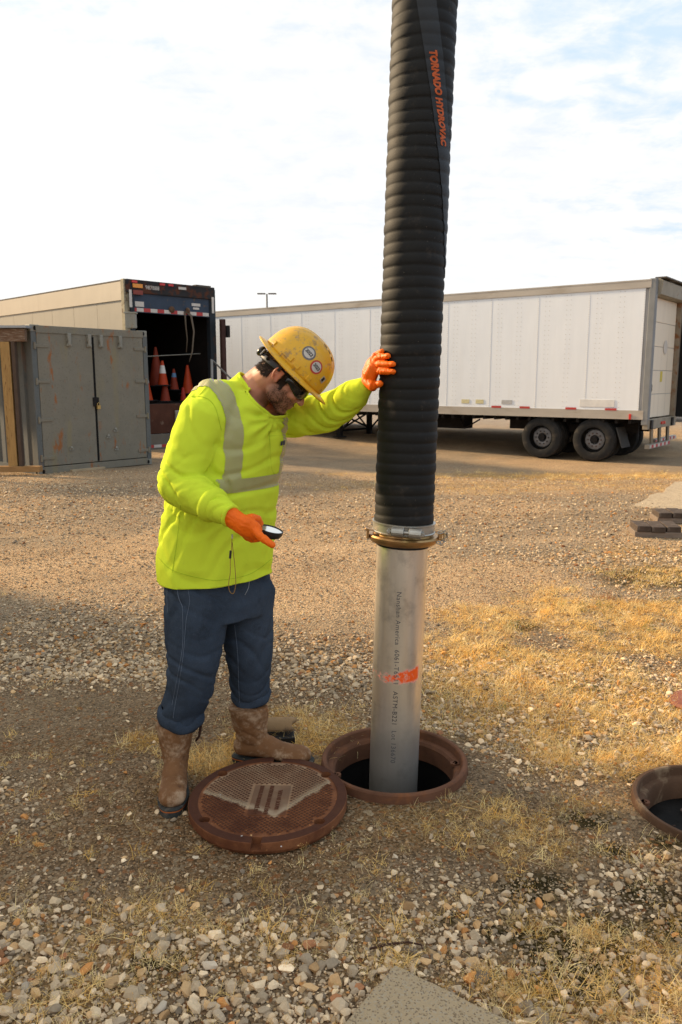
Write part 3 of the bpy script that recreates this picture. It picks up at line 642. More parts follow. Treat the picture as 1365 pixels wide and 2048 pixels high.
for s_, z_, col in (('Nanshan America', .785, 'faded_ink_light'), ('6061-T6511', .548, 'faded_ink_light'), ('ASTM-B221', .375, 'faded_ink'), ('Lot 136670', .208, 'faded_ink_light')):
    v, f = text_geo(s_, .027, .0, 1.12, 'LEFT'); mb = MB(); mb.add(on_cyl(v, RP + .0007, R(-8), z_), f); put('stencilled_lettering', mb, M(col, (.10, .10, .105) if 'light' in col else (.05, .05, .055), .7), pipe)

# hose
def hose_mat():
    m = bpy.data.materials.new('black_hose_rubber'); m.use_nodes = True; t = NT(m.node_tree); m.node_tree.nodes.clear(); oc = t.n('ShaderNodeTexCoord').outputs['Object']
    c = t.mix(t.noise(oc, 6, 6, .65), (.006, .0058, .005), (.017, .0155, .013)); c = t.mix(t.math('MULTIPLY', t.ramp(t.noise(oc, 11, 7, .75), .54, .74), .6), c, (.055, .042, .030)); c = t.mix(t.math('MULTIPLY', t.ramp(t.noise(oc, 180, 2), .74, .78), .7), c, (.30, .26, .2))
    b = t.n('ShaderNodeBsdfPrincipled', {'Base Color': c, 'Roughness': .66, 'Specular IOR Level': .24, 'Normal': t.bump(t.noise(t.vec(oc, (1, 1, 3)), 120, 5, .65), .22, .002)}); t.n('ShaderNodeOutputMaterial', {0: b.outputs[0]}); return m
hose = thing('vacuum_hose', 'thick ribbed black rubber hose with grey tape rising from the pipe coupling', 'hose', (axis(1.0), YH, 1.0))
ZT = 4.6; PIT = .0405; RH = .1165
def hx(z): return axis(z) - axis(1.0)
def hr(z):
    ph = ((z - 1.0) / PIT) % 1.0; b = abs(math.sin(PI * ph)) ** .26; k = int((z - 1.0) / PIT)
    return RH - .0058 + .0066 * b + .0012 * math.sin(k * 2.3) * b
prof = []; nseg = int((ZT - 1.02) / PIT * 9); na = 80; vs = []; fs = []
for i in range(nseg + 1):
    z = 1.02 + (ZT - 1.02) * i / nseg
    for j in range(na):
        a_ = 2 * PI * j / na; zz_ = z + .0016 * math.sin(a_ * 2 + z * 7); rr = hr(zz_ + (a_ / (2 * PI)) * 0) + .0006 * nz((math.cos(a_), math.sin(a_), z * 6), 3); vs.append((hx(z) + rr * math.cos(a_), rr * math.sin(a_), z - 1.0))
for i in range(nseg):
    for j in range(na): j2 = (j + 1) % na; fs.append((i * na + j, i * na + j2, (i + 1) * na + j2, (i + 1) * na + j))
mb = MB(); mb.add(vs, fs); put('ribbed_body', mb, hose_mat(), hose, smooth=True)
mb = MB(); vs = []; fs = []; nw = 12; ns = 560
def tape_a(z): return R(44.7 + (2.43 - z) * 103)
for i in range(ns + 1):
    z = 1.98 + (ZT - 1.98) * i / ns; w_ = .034 / RH
    for j in range(nw + 1):
        a_ = tape_a(z) + w_ * (2 * j / nw - 1); rr = max(hr(z), hr(z) * .5 + RH * .5) + .0022; vs.append((hx(z) + rr * math.sin(a_), -rr * math.cos(a_), z - 1.0))
for i in range(ns):
    for j in range(nw): fs.append((i * (nw + 1) + j, i * (nw + 1) + j + 1, (i + 1) * (nw + 1) + j + 1, (i + 1) * (nw + 1) + j))
mb.add(vs, fs); tp = put('grey_tape', mb, M('grey_tape', (.026, .028, .030), .55, 0, .2, 9, .2, 60), hose, smooth=True)
v, f = text_geo('TORNADO HYDROVAC', .036, 0, 1.0, 'CENTER', .0022)
bmx = bmesh.new(); bv = [bmx.verts.new(q) for q in v]
for q in f: bmx.faces.new([bv[i] for i in q])
for k in range(-40, 41): bmesh.ops.bisect_plane(bmx, geom=bmx.verts[:] + bmx.edges[:] + bmx.faces[:], plane_co=(k * .006, 0, 0), plane_no=(1, 0, 0))
bmx.verts.index_update(); v = [q.co.copy() for q in bmx.verts]; f = [tuple(w.index for w in q.verts) for q in bmx.faces]; bmx.free()
xs = [q.x for q in v]; L0 = max(xs) - min(xs); zt, zb_ = 2.728, 2.424; k_ = (zt - zb_) / L0; out = []
for q in v:
    z = zt - (q.x - min(xs)) * k_; a_ = tape_a(z) + q.y * 1.0 / RH - R(3); rr = max(hr(z), hr(z) * .5 + RH * .5) + .0036; out.append((hx(z) + rr * math.sin(a_), -rr * math.cos(a_), z - 1.0))
mb = MB(); mb.add(out, f); put('orange_lettering', mb, M('orange_print', (.50, .10, .025), .6, 0, .15, 40), tp)

# clamp and coupling
m_zinc = M('zinc_steel', (.42, .40, .35), .42, .75, .22, 12, .12, 60, (.26, .24, .19), (.5, .7), 9); m_brass = M('yellow_zinc', (.44, .25, .10), .38, .75, .22, 10, .12, 60, (.32, .22, .08), (.45, .7), 7)
def ax(z): return Matrix.Translation((axis(z), YH, z)) @ Matrix.Rotation(ang, 4, 'Y') @ Matrix.Rotation(R(1.2), 4, 'Y')
cl_ = thing('hose_clamp', 'silver bolted band clamp around the bottom end of the black hose', 'clamp', (axis(1.03), YH, 1.03))
cl_.matrix_world = ax(1.028)
mb = MB(); mb.lathe([(.113, -.022), (.124, -.022), (.126, -.018), (.1225, -.015), (.1225, .013), (.126, .016), (.126, .020), (.119, .021), (.113, .021)], 80); put('band', mb, m_zinc, cl_, smooth='auto')
Mx = Matrix.Rotation(R(-15), 4, 'Z') @ Matrix.Translation((0.035, -.132, -.002))
for dx in (-.034, .034):
    mb = MB(); mb.tube([(dx - .023, 0, 0), (dx + .025, 0, 0)], .0195, 16, M=Mx); mb.box((dx, .008, .012), (.046, .02, .008), Mx); put('trunnion', mb, m_zinc, cl_, bevel=.002)
mb = MB(); mb.tube([(-.075, 0, 0), (.07, 0, 0)], .007, 12, M=Mx); put('bolt', mb, m_zinc, cl_, smooth='auto')
for dx in (-.066, .063): mb = MB(); mb.tube([(dx - .005, 0, 0), (dx + .005, 0, 0)], .0125, 6, M=Mx); put('nut', mb, m_zinc, cl_)
cp = thing('pipe_coupling', 'yellowish zinc lever coupling ring joining hose and pipe', 'coupling', (axis(.98), YH, .98)); cp.matrix_world = ax(.985)
mb = MB(); mb.lathe([(.102, -.026), (.112, -.025), (.128, -.020), (.140, -.006), (.141, .004), (.136, .010), (.118, .012), (.116, .018), (.105, .018)], 80); put('coupling_ring', mb, m_brass, cp, smooth='auto')
mb = MB(); mb.lathe([(.1025, -.034), (.106, -.034), (.106, -.02), (.1025, -.02)], 64); put('seal', mb, M('black_rubber', (.012, .012, .012), .55), cp)
mb = MB(); mb.box((-.143, -.03, .013), (.010, .026, .040)); mb.tube([(-.150, -.045, .030), (-.150, -.012, .030)], .006, 10); mb.box((-.135, -.03, .028), (.022, .024, .005)); put('lever_hook', mb, m_brass, cp, bevel=.002)
mb = MB(); mb.box((.143, -.03, .016), (.014, .03, .034)); mb.tube([(.135, -.045, .006), (.156, -.040, .0), (.162, -.02, .016), (.150, -.01, .030)], .0055, 10); put('lever_hook', mb, m_brass, cp, bevel=.002)
rg = random.Random(2)
pts = [Vector((.128, -.075, .035)), Vector((.150, -.068, .040)), Vector((.165, -.055, .030)), Vector((.168, -.042, .012)), Vector((.158, -.045, -.004)), Vector((.142, -.055, -.008)), Vector((.128, -.062, -.006))]
for i in range(len(pts) - 1):
    p, q = pts[i], pts[i + 1]; c_ = (p + q) / 2; d = (q - p); L = d.length * .62; d.normalize(); s_ = d.cross(Vector((0, -1, .2))).normalized() if i % 2 else d.cross(Vector((1, 0, .5))).normalized()
    ring = [c_ + d * (L * math.cos(k * PI / 5)) + s_ * (.0055 * math.sin(k * PI / 5)) for k in range(11)]
    mb = MB(); mb.tube(ring, .0017, 6, False); put('chain_link', mb, m_zinc, cp, smooth=True)
# ------------------------------------------------------------------ trailers, container, far things
m_tyre = M('tyre_rubber', (.022, .022, .022), .8, 0, .25, 6, .3, 40, (.065, .055, .045), (.52, .75), 5); m_rim = M('dusty_rim', (.16, .16, .165), .55, .4, .3, 9, .1); m_hub = M('rusty_hub', (.07, .03, .018), .7, .3, .3)
m_chassis = M('black_chassis', (.018, .016, .015), .7, .2, .3); m_alu = M('trailer_rail', (.42, .38, .33), .55, .3, .12, 2, .1, 20, (.30, .25, .19), (.5, .75), 1.5, stretch=(.5, .5, 2)); m_redtape = M('red_tape', (.42, .05, .045), .5); m_whtape = M('white_tape', (.55, .50, .44), .5, 0, .1); m_post = M('grey_post', (.22, .225, .225), .6, .2, .15, 3, 0, 60, (.25, .15, .08), (.66, .74), 7)
def wheel(parent, x, y, z, s, hubc=None):
    w = bpy.data.objects.new('wheel', None); C.objects.link(w); w.parent = parent; w.location = (x, y, z); Mx = Matrix.Rotation(R(90), 4, 'X')
    r = .50 * s; prof = [(r * .58, .13), (r * .70, .145), (r * .88, .14), (r * .97, .115), (r, .06), (r * .995, .052), (r * .985, .048), (r * 1.0, .044), (r * 1.0, -.044), (r * .985, -.048), (r, -.06), (r * .97, -.115), (r * .88, -.14), (r * .70, -.145), (r * .58, -.13)]
    mb = MB(); mb.lathe(prof, 48, Mx); put('tyre', mb, m_tyre, w, smooth='auto')
    mb = MB(); mb.lathe([(r * .60, .128), (r * .585, .134), (r * .56, .125), (r * .52, .03), (r * .45, -.02), (r * .30, -.035), (r * .22, -.03), (r * .20, .03), (r * .14, .05), (.001, .055)], 40, Mx); put('rim', mb, m_rim, w, smooth='auto')
    mb = MB()
    for k in range(10): a_ = 2 * PI * k / 10; mb.tube([(r * .31 * math.cos(a_), .05, r * .31 * math.sin(a_)), (r * .31 * math.cos(a_), -.0, r * .31 * math.sin(a_))], .016, 6)
    mb.lathe([(r * .19, .02), (r * .18, .075), (r * .13, .085), (.001, .086)], 24, Mx); put('hub', mb, hubc or m_chassis, w)
    return w
def panel_mat(name, base, stain, streak):
    m = bpy.data.materials.new(name); m.use_nodes = True; t = NT(m.node_tree); m.node_tree.nodes.clear(); oc = t.n('ShaderNodeTexCoord').outputs['Object']; info = t.n('ShaderNodeObjectInfo')
    o2 = t.n('ShaderNodeVectorMath', {0: oc, 1: info.outputs['Location']}, operation='ADD').outputs[0]
    n = t.noise(t.vec(o2, (3, 3, .35)), 2.2, 6, .6); c = t.mix(n, tuple(b * .93 for b in base), tuple(min(b * 1.05, 1) for b in base))
    c = t.mix(t.math('MULTIPLY', t.ramp(t.noise(t.vec(o2, (4, 4, .22)), 1.3, 6, .7), .56, .78), streak), c, stain)
    c = t.mix(t.math('MULTIPLY', t.ramp(t.noise(o2, 3.0, 7, .75), .60, .80), streak * .7), c, stain)
    b = t.n('ShaderNodeBsdfPrincipled', {'Base Color': c, 'Roughness': .5, 'Specular IOR Level': .35, 'Normal': t.bump(t.noise(o2, 1.2, 2, .5), .12, .08)}); t.n('ShaderNodeOutputMaterial', {0: b.outputs[0]}); return m
def tape_run(parent, x0, x1, y, z, h, seg, Mrow=None, axis_='x', start=0, th=.004):
    k = 0; x = x0
    while x < x1 - 1e-3:
        w = min(seg, x1 - x); mb = MB(); 
        mb.box((x + w / 2, y, z), (w - .003, th, h)) if axis_ == 'x' else mb.box((y, x + w / 2, z), (th, w - .003, h)); put('reflector_strip', mb, m_redtape if (k + start) % 2 == 0 else m_whtape, parent); x += seg; k += 1

# --- white box trailer, right. local: +x along the side away from the rear, +y to the far side; origin near rear corner on ground
def white_trailer(name, label, org, az_side, width, length, zb, zt, detail=True, gr=None, base=(.74, .77, .805)):
    e = frame(az_side); t = thing(name, label, 'trailer', org, math.atan2(e.y, e.x), gr); s = -1  # far side of the trailer is local -y * s
    sy = -1 if (Matrix.Rotation(math.atan2(e.y, e.x), 3, 'Z') @ Vector((0, -1, 0))).y > 0 else 1
    pm = panel_mat(name + '_panel', base, (.60, .56, .49), .20); zbr, ztr = zb + .20, zt - .17; Y = lambda v: v * sy
    mb = MB(); mb.box((length / 2, Y(width / 2), (zb + zt) / 2), (length - .06, width - .08, zt - zb - .1)); put('box_core', mb, M('core_white', (.4, .4, .4), .8), t)
    n = 13; pw = (length - .12) / n; me = None
    for i in range(n):
        if me is None:
            mb = MB(); mb.box((0, 0, 0), (pw - .006, .02, ztr - zbr)); me = mb.mesh('side_panel')
        o = put('side_panel', me, pm, t); o.location = (.12 + pw * (i + .5), Y(.012), (zbr + ztr) / 2)
    # rivet seams as small raised strips with heads
    mb = MB()
    for i in range(n + 1):
        x_ = .12 + pw * i; mb.box((x_, Y(.001), (zbr + ztr) / 2), (.012, .004, ztr - zbr))
    put('seam_strips', mb, pm, t)
    mb = MB(); rh = .009
    def rivet(x_, z_, y_=-.001):
        v = [(x_ - rh, Y(y_), z_), (x_, Y(y_), z_ - rh), (x_ + rh, Y(y_), z_), (x_, Y(y_), z_ + rh), (x_, Y(y_ - .005), z_)]; mb.add(v, [(0, 1, 4), (1, 2, 4), (2, 3, 4), (3, 0, 4)])
    if detail:
        for i in range(n + 1):
            x_ = .12 + pw * i; z_ = zbr + .04
            while z_ < ztr: rivet(x_ + .008, z_, -.002); z_ += .05
            for dx in (.36, .44, .78, .86):
                z_ = zbr + .06
                while z_ < ztr and i < n: rivet(x_ + dx * pw, z_); z_ += .11
        x_ = .15
        while x_ < length: rivet(x_, zbr - .012, -.014); rivet(x_, ztr + .015, -.014); x_ += .075
        put('rivets', mb, M('rivet_grey', (.36, .33, .29), .5, .3), t, kind='stuff')
    mb = MB(); mb.box((length / 2, Y(.0), zb + .10), (length, .04, .20)); mb.box((length / 2, Y(-.012), zb + .012), (length, .03, .024)); put('bottom_rail', mb, m_alu, t)
    mb = MB(); mb.box((length / 2, Y(.0), zt - .085), (length, .04, .17)); mb.box((length / 2, Y(-.010), zt - .01), (length, .03, .03)); put('top_rail', mb, m_alu, t)
    mb = MB(); mb.box((length / 2, Y(width / 2), zt - .02), (length, width, .03)); put('roof', mb, M('roof_dull', (.25, .24, .22), .7), t)
    mb = MB(); mb.box((length / 2, Y(width - .01), (zb + zt) / 2), (length, .03, zt - zb - .02)); put('far_side_wall', mb, pm, t)
    return t, sy, pm
zb, zt = 1.0, 4.01
orgA = Vector((6.70, 17.4, -.27)); azA = -53
tA, sy, pmA = white_trailer('white_trailer', 'long dirty white box trailer on tandem wheels behind the hose', orgA, azA, 2.35, 15.9, zb, zt)
Y = lambda v: v * sy; WA = 2.35
for x_ in (.62, 1.55, 2.7, 3.45, 5.8, 6.6, 8.4, 10.5):   # faded red side reflectors
    mb = MB(); mb.box((x_ + .1, Y(-.022), zb + .215), (.26, .006, .05)); put('side_reflector', mb, m_redtape, tA)
for x_, w_, c_ in ((4.02, .22, 'yellow_decal'), (4.42, .22, 'yellow_decal'), (3.28, .28, 'grey_decal')):
    mb = MB(); mb.box((x_, Y(-.004), zb + .335), (w_, .006, .10)); put('decal', mb, M(c_, (.55, .50, .30) if 'y' == c_[0] else (.40, .40, .40), .6, 0, .2, 20), tA)
mb = MB(); mb.box((1.05, Y(-.004), zb + .345), (.80, .008, .17)); put('repair_patch', mb, M('patch_white', (.64, .63, .61), .5), tA, bevel=.003)
mb = MB(); mb.box((.28, Y(-.03), zb + .06), (.05, .03, .12)); put('marker_lamp', mb, M('red_lens', (.55, .03, .02), .3), tA, bevel=.006)
# rear frame
mb = MB(); mb.box((-.03, Y(.07), (zb + zt) / 2 - .05), (.14, .17, zt - zb + .14)); put('corner_post', mb, m_post, tA, bevel=.012)
mb = MB(); mb.box((-.03, Y(WA - .07), (zb + zt) / 2), (.12, .14, zt - zb)); put('corner_post', mb, M('rusty_post', (.23, .19, .14), .7, .1, .2, 4, 0, 60, (.20, .09, .04), (.5, .66), 6), tA, bevel=.012)
mb = MB(); mb.prism([(-.10, zt - .33), (-.16, zt - .30), (-.20, zt - .02), (-.12, zt + .03), (.06, zt + .02), (.06, zt - .33)], 0, WA - .32, Matrix(((1, 0, 0, 0), (0, 0, sy, sy * .16), (0, 1, 0, 0), (0, 0, 0, 1)))); put('header_beam', mb, M('dented_header', (.30, .27, .21), .6, .2, .2, 3, .2, 9, (.16, .08, .04), (.6, .7), 5), tA)
for y0, y1 in ((.16, .92), (.97, 1.08), (1.12, WA)): mb = MB(); mb.box((-.14, Y((y0 + y1) / 2), zt + .045), (.24, y1 - y0, .03)); put('torn_roof_lip', mb, M('dark_lip', (.10, .085, .07), .7), tA)
hD = (zt - .33 - zb - .02) / 5; dm = panel_mat('roller_door_cream', (.74, .64, .50), (.40, .32, .25), .6)
for i in range(5): mb = MB(); mb.box((.03, Y(WA / 2), zb + .02 + hD * (i + .5)), (.03, WA - .30, hD - .012)); put('door_panel', mb, dm, tA, bevel=.004)
mb = MB(); mb.lathe([(.0, 0), (.15, 0), (.16, .01), (.0, .016)], 20, Matrix.Translation((.012, Y(1.42), 2.62)) @ Matrix.Rotation(R(-90), 4, 'Y')); put('round_sticker', mb, m_whtape, tA)
mb = MB(); mb.box((.011, Y(1.25), 1.95), (.006, .16, .24)); put('yellow_notice', mb, M('yellow_notice', (.55, .45, .08), .6), tA)
v, f = text_geo('203', .24, .002); mb = MB(); ex = Vector((0, sy, 0)); mb.add(v, f, 0, basis(ex, (0, 0, 1), (-1, 0, 0), (.010, Y(.42), 1.68))); put('number', mb, M('black_paint', (.03, .03, .03), .6), tA)
mb = MB(); mb.box((-.05, Y(WA / 2), zb - .11), (.12, WA - .02, .22)); put('rear_sill', mb, M('sill_tan', (.27, .235, .18), .6, .2, .2, 4, 0, 60, (.14, .09, .06), (.6, .7), 6), tA, bevel=.01)
for y_ in (.22, 1.95): mb = MB(); mb.box((-.125, Y(y_), zb - .11), (.05, .14, .20)); put('dock_bumper', mb, M('black_rubber', (.012,) * 3, .55), tA, bevel=.01)
for y_ in (1.05, 1.17, 1.29): mb = MB(); mb.tube([(-.115, Y(y_), zb - .11), (-.14, Y(y_), zb - .11)], .035, 12); put('tail_lamp', mb, M('red_lens', (.55, .03, .02), .3), tA)
for y_ in (.5, 1.15, 1.85): mb = MB(); mb.tube([(-.06, Y(y_ - .02), zb - .22), (-.02, Y(y_ + .18), zb - .62)], .04, 4); mb.tube([(-.02, Y(y_ + .18), zb - .62), (.04, Y(y_ + .34), zb - .22)], .04, 4); put('guard_strut', mb, M('strut_grey', (.28, .25, .20), .6, .2), tA)
mb = MB(); mb.box((-.04, Y(1.15), zb - .62), (.10, 1.75, .10)); put('rear_guard_bar', mb, M('strut_grey', (.28, .25, .20), .6, .2), tA, bevel=.006); tape_run(tA, .0 + (.32 if sy > 0 else -1.98), (.32 if sy > 0 else -1.98) + 1.66, -.094, zb - .62, .07, .17, axis_='y')
# running gear
for x_ in (1.105, 2.385):
    for y_, hb in ((.17, m_hub if x_ < 2 else m_chassis), (.52, m_chassis), (WA - .52, m_chassis), (WA - .17, m_chassis)):
        w = wheel(tA, x_, Y(y_), .50, 1.0, hb)
        if y_ < 1: w.rotation_euler = (0, 0, 0 if sy > 0 else PI)
        if y_ < 1 and sy > 0: w.rotation_euler = (0, 0, PI)
        if y_ < 1 and sy < 0: w.rotation_euler = (0, 0, 0)
    mb = MB(); mb.tube([(x_, Y(.1), .50), (x_, Y(WA - .1), .50)], .07, 10); put('axle', mb, m_chassis, tA)
mb = MB(); [mb.box((1.9, Y(y_), .78), (3.2, .12, .26)) for y_ in (.75, WA - .75)]; mb.box((1.75, Y(WA / 2), .72), (.3, WA - 1.2, .2)); put('suspension_frame', mb, m_chassis, tA)
mb = MB(); x_ = .3
while x_ < 15.5: mb.box((x_, Y(WA / 2), zb - .05), (.06, WA - .06, .10)); x_ += .30
put('cross_members', mb, m_chassis, tA)
mb = MB(); mb.prism([(.45, -.46), (.47, -.46), (.62, .0), (.60, .0)], 0, .6, Matrix(((1, 0, 0, 0), (0, 0, sy, sy * .1), (0, 1, 0, .80), (0, 0, 0, 1)))); put('mud_flap', mb, M('flap_grey', (.06, .058, .055), .7), tA)
for y_ in (.42, WA - .42):
    mb = MB(); mb.box((8.75, Y(y_), .62), (.13, .13, .78)); mb.box((8.75, Y(y_), .235), (.30, .26, .03)); put('landing_leg', mb, m_chassis, tA)
mb = MB()
for a_, b_ in (((8.75, .42, .35), (8.2, .42, .9)), ((8.75, .42, .35), (9.3, .42, .9)), ((8.75, .42, .42), (8.75, WA - .42, .9)), ((8.75, .42, .9), (8.75, WA - .42, .42)), ((8.75, .42, .40), (8.75, WA - .42, .40)), ((8.75, WA - .42, .35), (8.2, WA - .42, .9)), ((8.75, WA - .42, .35), (9.3, WA - .42, .9))): mb.tube([(a_[0], Y(a_[1]), a_[2]), (b_[0], Y(b_[1]), b_[2])], .03, 6)
put('landing_braces', mb, m_chassis, tA)
mb = MB(); mb.box((5.6, Y(1.1), .72), (1.4, .5, .28)); mb.tube([(6.6, Y(.8), .85), (6.9, Y(.7), .66), (7.4, Y(.8), .85)], .02, 6); mb.tube([(4.4, Y(.8), .85), (4.8, Y(.7), .60), (5.0, Y(.8), .85)], .02, 6); put('underside_box', mb, m_chassis, tA)

# neighbours to the right, mostly cut off
rd = frame(azA + 90); rd = Vector((-frame(azA).y, frame(azA).x, 0)) * (1 if sy > 0 else -1)
orgB = orgA + rd * (WA + .22) + frame(azA) * .5; tB, _, _ = white_trailer('box_trailer', 'second box trailer with open black rear door just right of the white one', orgB, azA, 2.45, 15, .93, 3.80, False)
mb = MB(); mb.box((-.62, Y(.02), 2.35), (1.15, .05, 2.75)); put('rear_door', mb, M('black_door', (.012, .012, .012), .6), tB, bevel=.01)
mb = MB(); mb.box((-.02, Y(.05), 2.2), (.10, .10, 3.1)); put('corner_post', mb, m_post, tB, bevel=.01)
for z_ in (1.5, 2.3, 3.1): mb = MB(); mb.box((-1.19, Y(.02), z_), (.05, .09, .08)); put('hinge', mb, m_chassis, tB)
mb = MB(); mb.box((-.02, Y(1.1), .34), (.10, 2.0, .10)); put('rear_guard_bar', mb, m_alu, tB); tape_run(tB, .1 if sy > 0 else -2.1, (.1 if sy > 0 else -2.1) + 2.0, -.075, .34, .07, .17, axis_='y', start=1)
for x_ in (1.4, 2.7): wheel(tB, x_, Y(.2), .5, 1, m_chassis)
for x_ in (1.4, 2.7): wheel(tB, x_, Y(2.2), .5, 1, m_chassis)
orgC = Vector((13.2, 29.5, 0)); tC, _, _ = white_trailer('box_trailer', 'distant white box trailer at the right edge, farthest of the three', orgC, -35, 2.5, 12, 1.0, 4.0, False)
for x_ in (1.4, 2.7): wheel(tC, x_, Y(.2), .5, 1, m_rim)

# --- left trailer with open dark rear; local +x away along side, far side local y*sL
azL = -46; orgL = Vector((-5.06, 18.8, -.17)); WL = 2.55; zL0, zL1 = 1.2, 4.07
eL = frame(azL); tL = thing('open_trailer', 'old beige box trailer with its dark rear open, parked behind the container', 'trailer', orgL, math.atan2(eL.y, eL.x))
sL = -1 if (Matrix.Rotation(math.atan2(eL.y, eL.x), 3, 'Z') @ Vector((0, -1, 0))).y > 0 else 1; YL = lambda v: v * sL
pmL = panel_mat('beige_trailer_panel', (.34, .30, .23), (.2, .16, .12), .5); pmL2 = panel_mat('beige_top_band', (.48, .41, .31), (.3, .24, .17), .4)
LL = 13.0; me = None; n = 11; pw = LL / n
for i in range(n):
    if me is None: mb = MB(); mb.box((0, 0, 0), (pw - .01, .03, 2.42)); me = mb.mesh('side_panel')
    o = put('side_panel', me, pmL, tL); o.location = (.1 + pw * (i + .5), YL(.015), zL0 + 1.21)
mb = MB(); mb.box((LL / 2 + .1, YL(-.004), zL1 - .24), (LL, .045, .42)); put('top_band', mb, pmL2, tL)
mb = MB(); mb.box((LL / 2 + .1, YL(WL / 2), zL1 - .01), (LL, WL, .05)); put('roof', mb, M('roof_dark', (.10, .085, .07), .8), tL)
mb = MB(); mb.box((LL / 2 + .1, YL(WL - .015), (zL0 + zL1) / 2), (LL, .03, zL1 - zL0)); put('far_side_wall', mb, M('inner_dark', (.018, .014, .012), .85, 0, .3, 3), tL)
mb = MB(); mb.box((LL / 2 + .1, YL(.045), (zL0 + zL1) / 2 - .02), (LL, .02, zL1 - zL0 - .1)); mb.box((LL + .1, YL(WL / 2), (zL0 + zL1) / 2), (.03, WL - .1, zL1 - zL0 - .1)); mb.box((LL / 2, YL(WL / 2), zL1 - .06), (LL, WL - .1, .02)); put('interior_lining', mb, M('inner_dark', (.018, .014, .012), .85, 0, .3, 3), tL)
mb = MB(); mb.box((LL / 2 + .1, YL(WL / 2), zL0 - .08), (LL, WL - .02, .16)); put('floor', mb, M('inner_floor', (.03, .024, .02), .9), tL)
m_dk = M('dark_blue_frame', (.022, .027, .033), .6, .2, .3, 4, .1, 20, (.08, .04, .025), (.56, .66), 5)
mb = MB(); mb.box((.03, YL(.045), (zL1) / 2 + .55), (.14, .15, zL1 - 1.05)); put('corner_post', mb, M('pale_post', (.33, .29, .2), .7, .1, .25, 4, 0, 60, (.13, .08, .05), (.5, .66), 6), tL, bevel=.01)
mb = MB(); mb.box((-.05, YL(.15), (zL1) / 2 + .5), (.10, .10, zL1 - 1.1)); put('door_jamb', mb, m_dk, tL)
mb = MB(); mb.box((.0, YL(WL - .07), (zL1) / 2 + .4), (.16, .18, zL1 - .85)); put('corner_post', mb, m_dk, tL, bevel=.01)
mb = MB(); mb.box((-.01, YL(WL / 2), zL1 - .13), (.18, WL - .02, .30)); put('header_beam', mb, M('rusty_header', (.03, .028, .028), .7, .1, .3, 3, .1, 20, (.09, .035, .02), (.5, .6), 4), tL, bevel=.01)
mb = MB(); mb.box((-.02, YL(WL - .35), zL1 + .02), (.16, .45, .06)); put('bent_lip', mb, M('dark_lip', (.10, .085, .07), .7), tL)
mb = MB(); mb.box((-.03, YL(WL / 2), zL1 - .50), (.04, WL - .28, .44)); rdoor = put('roller_door_curtain', mb, M('dark_blue_door', (.035, .05, .075), .55, .1, .2, 4, .1, 20, (.10, .07, .05), (.62, .7), 6), tL)
tape_run(tL, (.18 if sL > 0 else -(WL - .18)), (.18 if sL > 0 else -(WL - .18)) + WL - .36, -.055, zL1 - .66, .085, .19, axis_='y', start=1)
for y_, w_, h_, z_, c_ in ((.36, .24, .12, -.53, m_whtape), (1.98, .26, .07, -.44, m_whtape), (1.98, .18, .05, -.53, m_whtape)): mb = MB(); mb.box((-.058, YL(y_), zL1 + z_), (.006, w_, h_)); put('label_sticker', mb, c_, tL)
mb = MB(); mb.box((-.11, YL(.30), zL1 - .12), (.02, .26, .09)); put('amber_reflector', mb, M('amber', (.75, .28, .03), .4), tL)
mb = MB(); mb.box((-.11, YL(.30), zL1 - .27), (.02, .26, .10)); put('red_reflector', mb, M('dull_red', (.22, .05, .035), .5), tL)
for y_ in (.22, .98, 1.22): mb = MB(); mb.box((-.108, YL(y_), zL1 - .03), (.02, .14, .05)); put('marker_lamp', mb, M('red_lens', (.55, .03, .02), .3), tL)
mb = MB(); mb.box((-.11, YL(1.55), zL1 - .08), (.02, .22, .06)); put('clearance_label', mb, m_whtape, tL)
v, f = text_geo('987888', .13, .002); mb = MB(); mb.add(v, f, 0, basis((0, sL, 0), (0, 0, 1), (-1, 0, 0), (-.104, YL(.70), zL1 - .14))); put('number', mb, m_whtape, tL)
for y_ in (.10, WL - .08):
    mb = MB(); mb.box((-.105, YL(y_), zL1 - .42), (.006, .07, .40)); put('worn_white_strip', mb, m_whtape, tL)
for pts in ([(-.08, 1.62, zL1 - .62), (-.10, 1.62, zL1 - .95), (-.09, 1.66, zL1 - 1.3), (-.09, 1.62, zL1 - 1.62)], [(-.08, 1.66, zL1 - .62), (-.09, 1.80, zL1 - .72), (-.09, 1.87, zL1 - 1.1), (-.09, 1.80, zL1 - 1.6), (-.09, 1.70, zL1 - 1.85)]): mb = MB(); mb.tube([(a_, YL(b_), c_) for a_, b_, c_ in pts], [.035, .035, .025, .02, .01][:len(pts)], 6, asp=.25); put('hanging_strap', mb, M('strap_tan', (.14, .11, .08), .8), tL, smooth=True)
for y_, s_ in ((1.25, .09), (1.72, .07)): mb = MB(); mb.ell((-.07, YL(y_), zL1 - .60), (.04, s_, .08), n=8, m=6); put('rusty_latch', mb, m_rust2, tL)
mb = MB(); mb.tube([(.4, YL(.1), 2.30), (.4, YL(WL - .15), 2.45)], .012, 6); put('interior_bar', mb, M('bar_grey', (.25, .24, .2), .6), tL)
mb = MB(); mb.box((-.06, YL(WL / 2), .83), (.10, WL - .1, .72)); put('tail_ramp', mb, M('brown_ramp', (.085, .035, .022), .7, .1, .25, 4, .1, 20, (.16, .10, .07), (.6, .72), 5), tL, bevel=.01)
mb = MB(); mb.box((-.08, YL(WL / 2), .24), (.14, WL - .1, .44)); put('ramp_foot', mb, M('ramp_grey', (.16, .14, .11), .6, .3), tL, bevel=.01)
mb = MB(); mb.box((-.13, YL(1.25), .85), (.06, .12, .34)); put('ramp_bracket', mb, m_zinc, tL, bevel=.01)
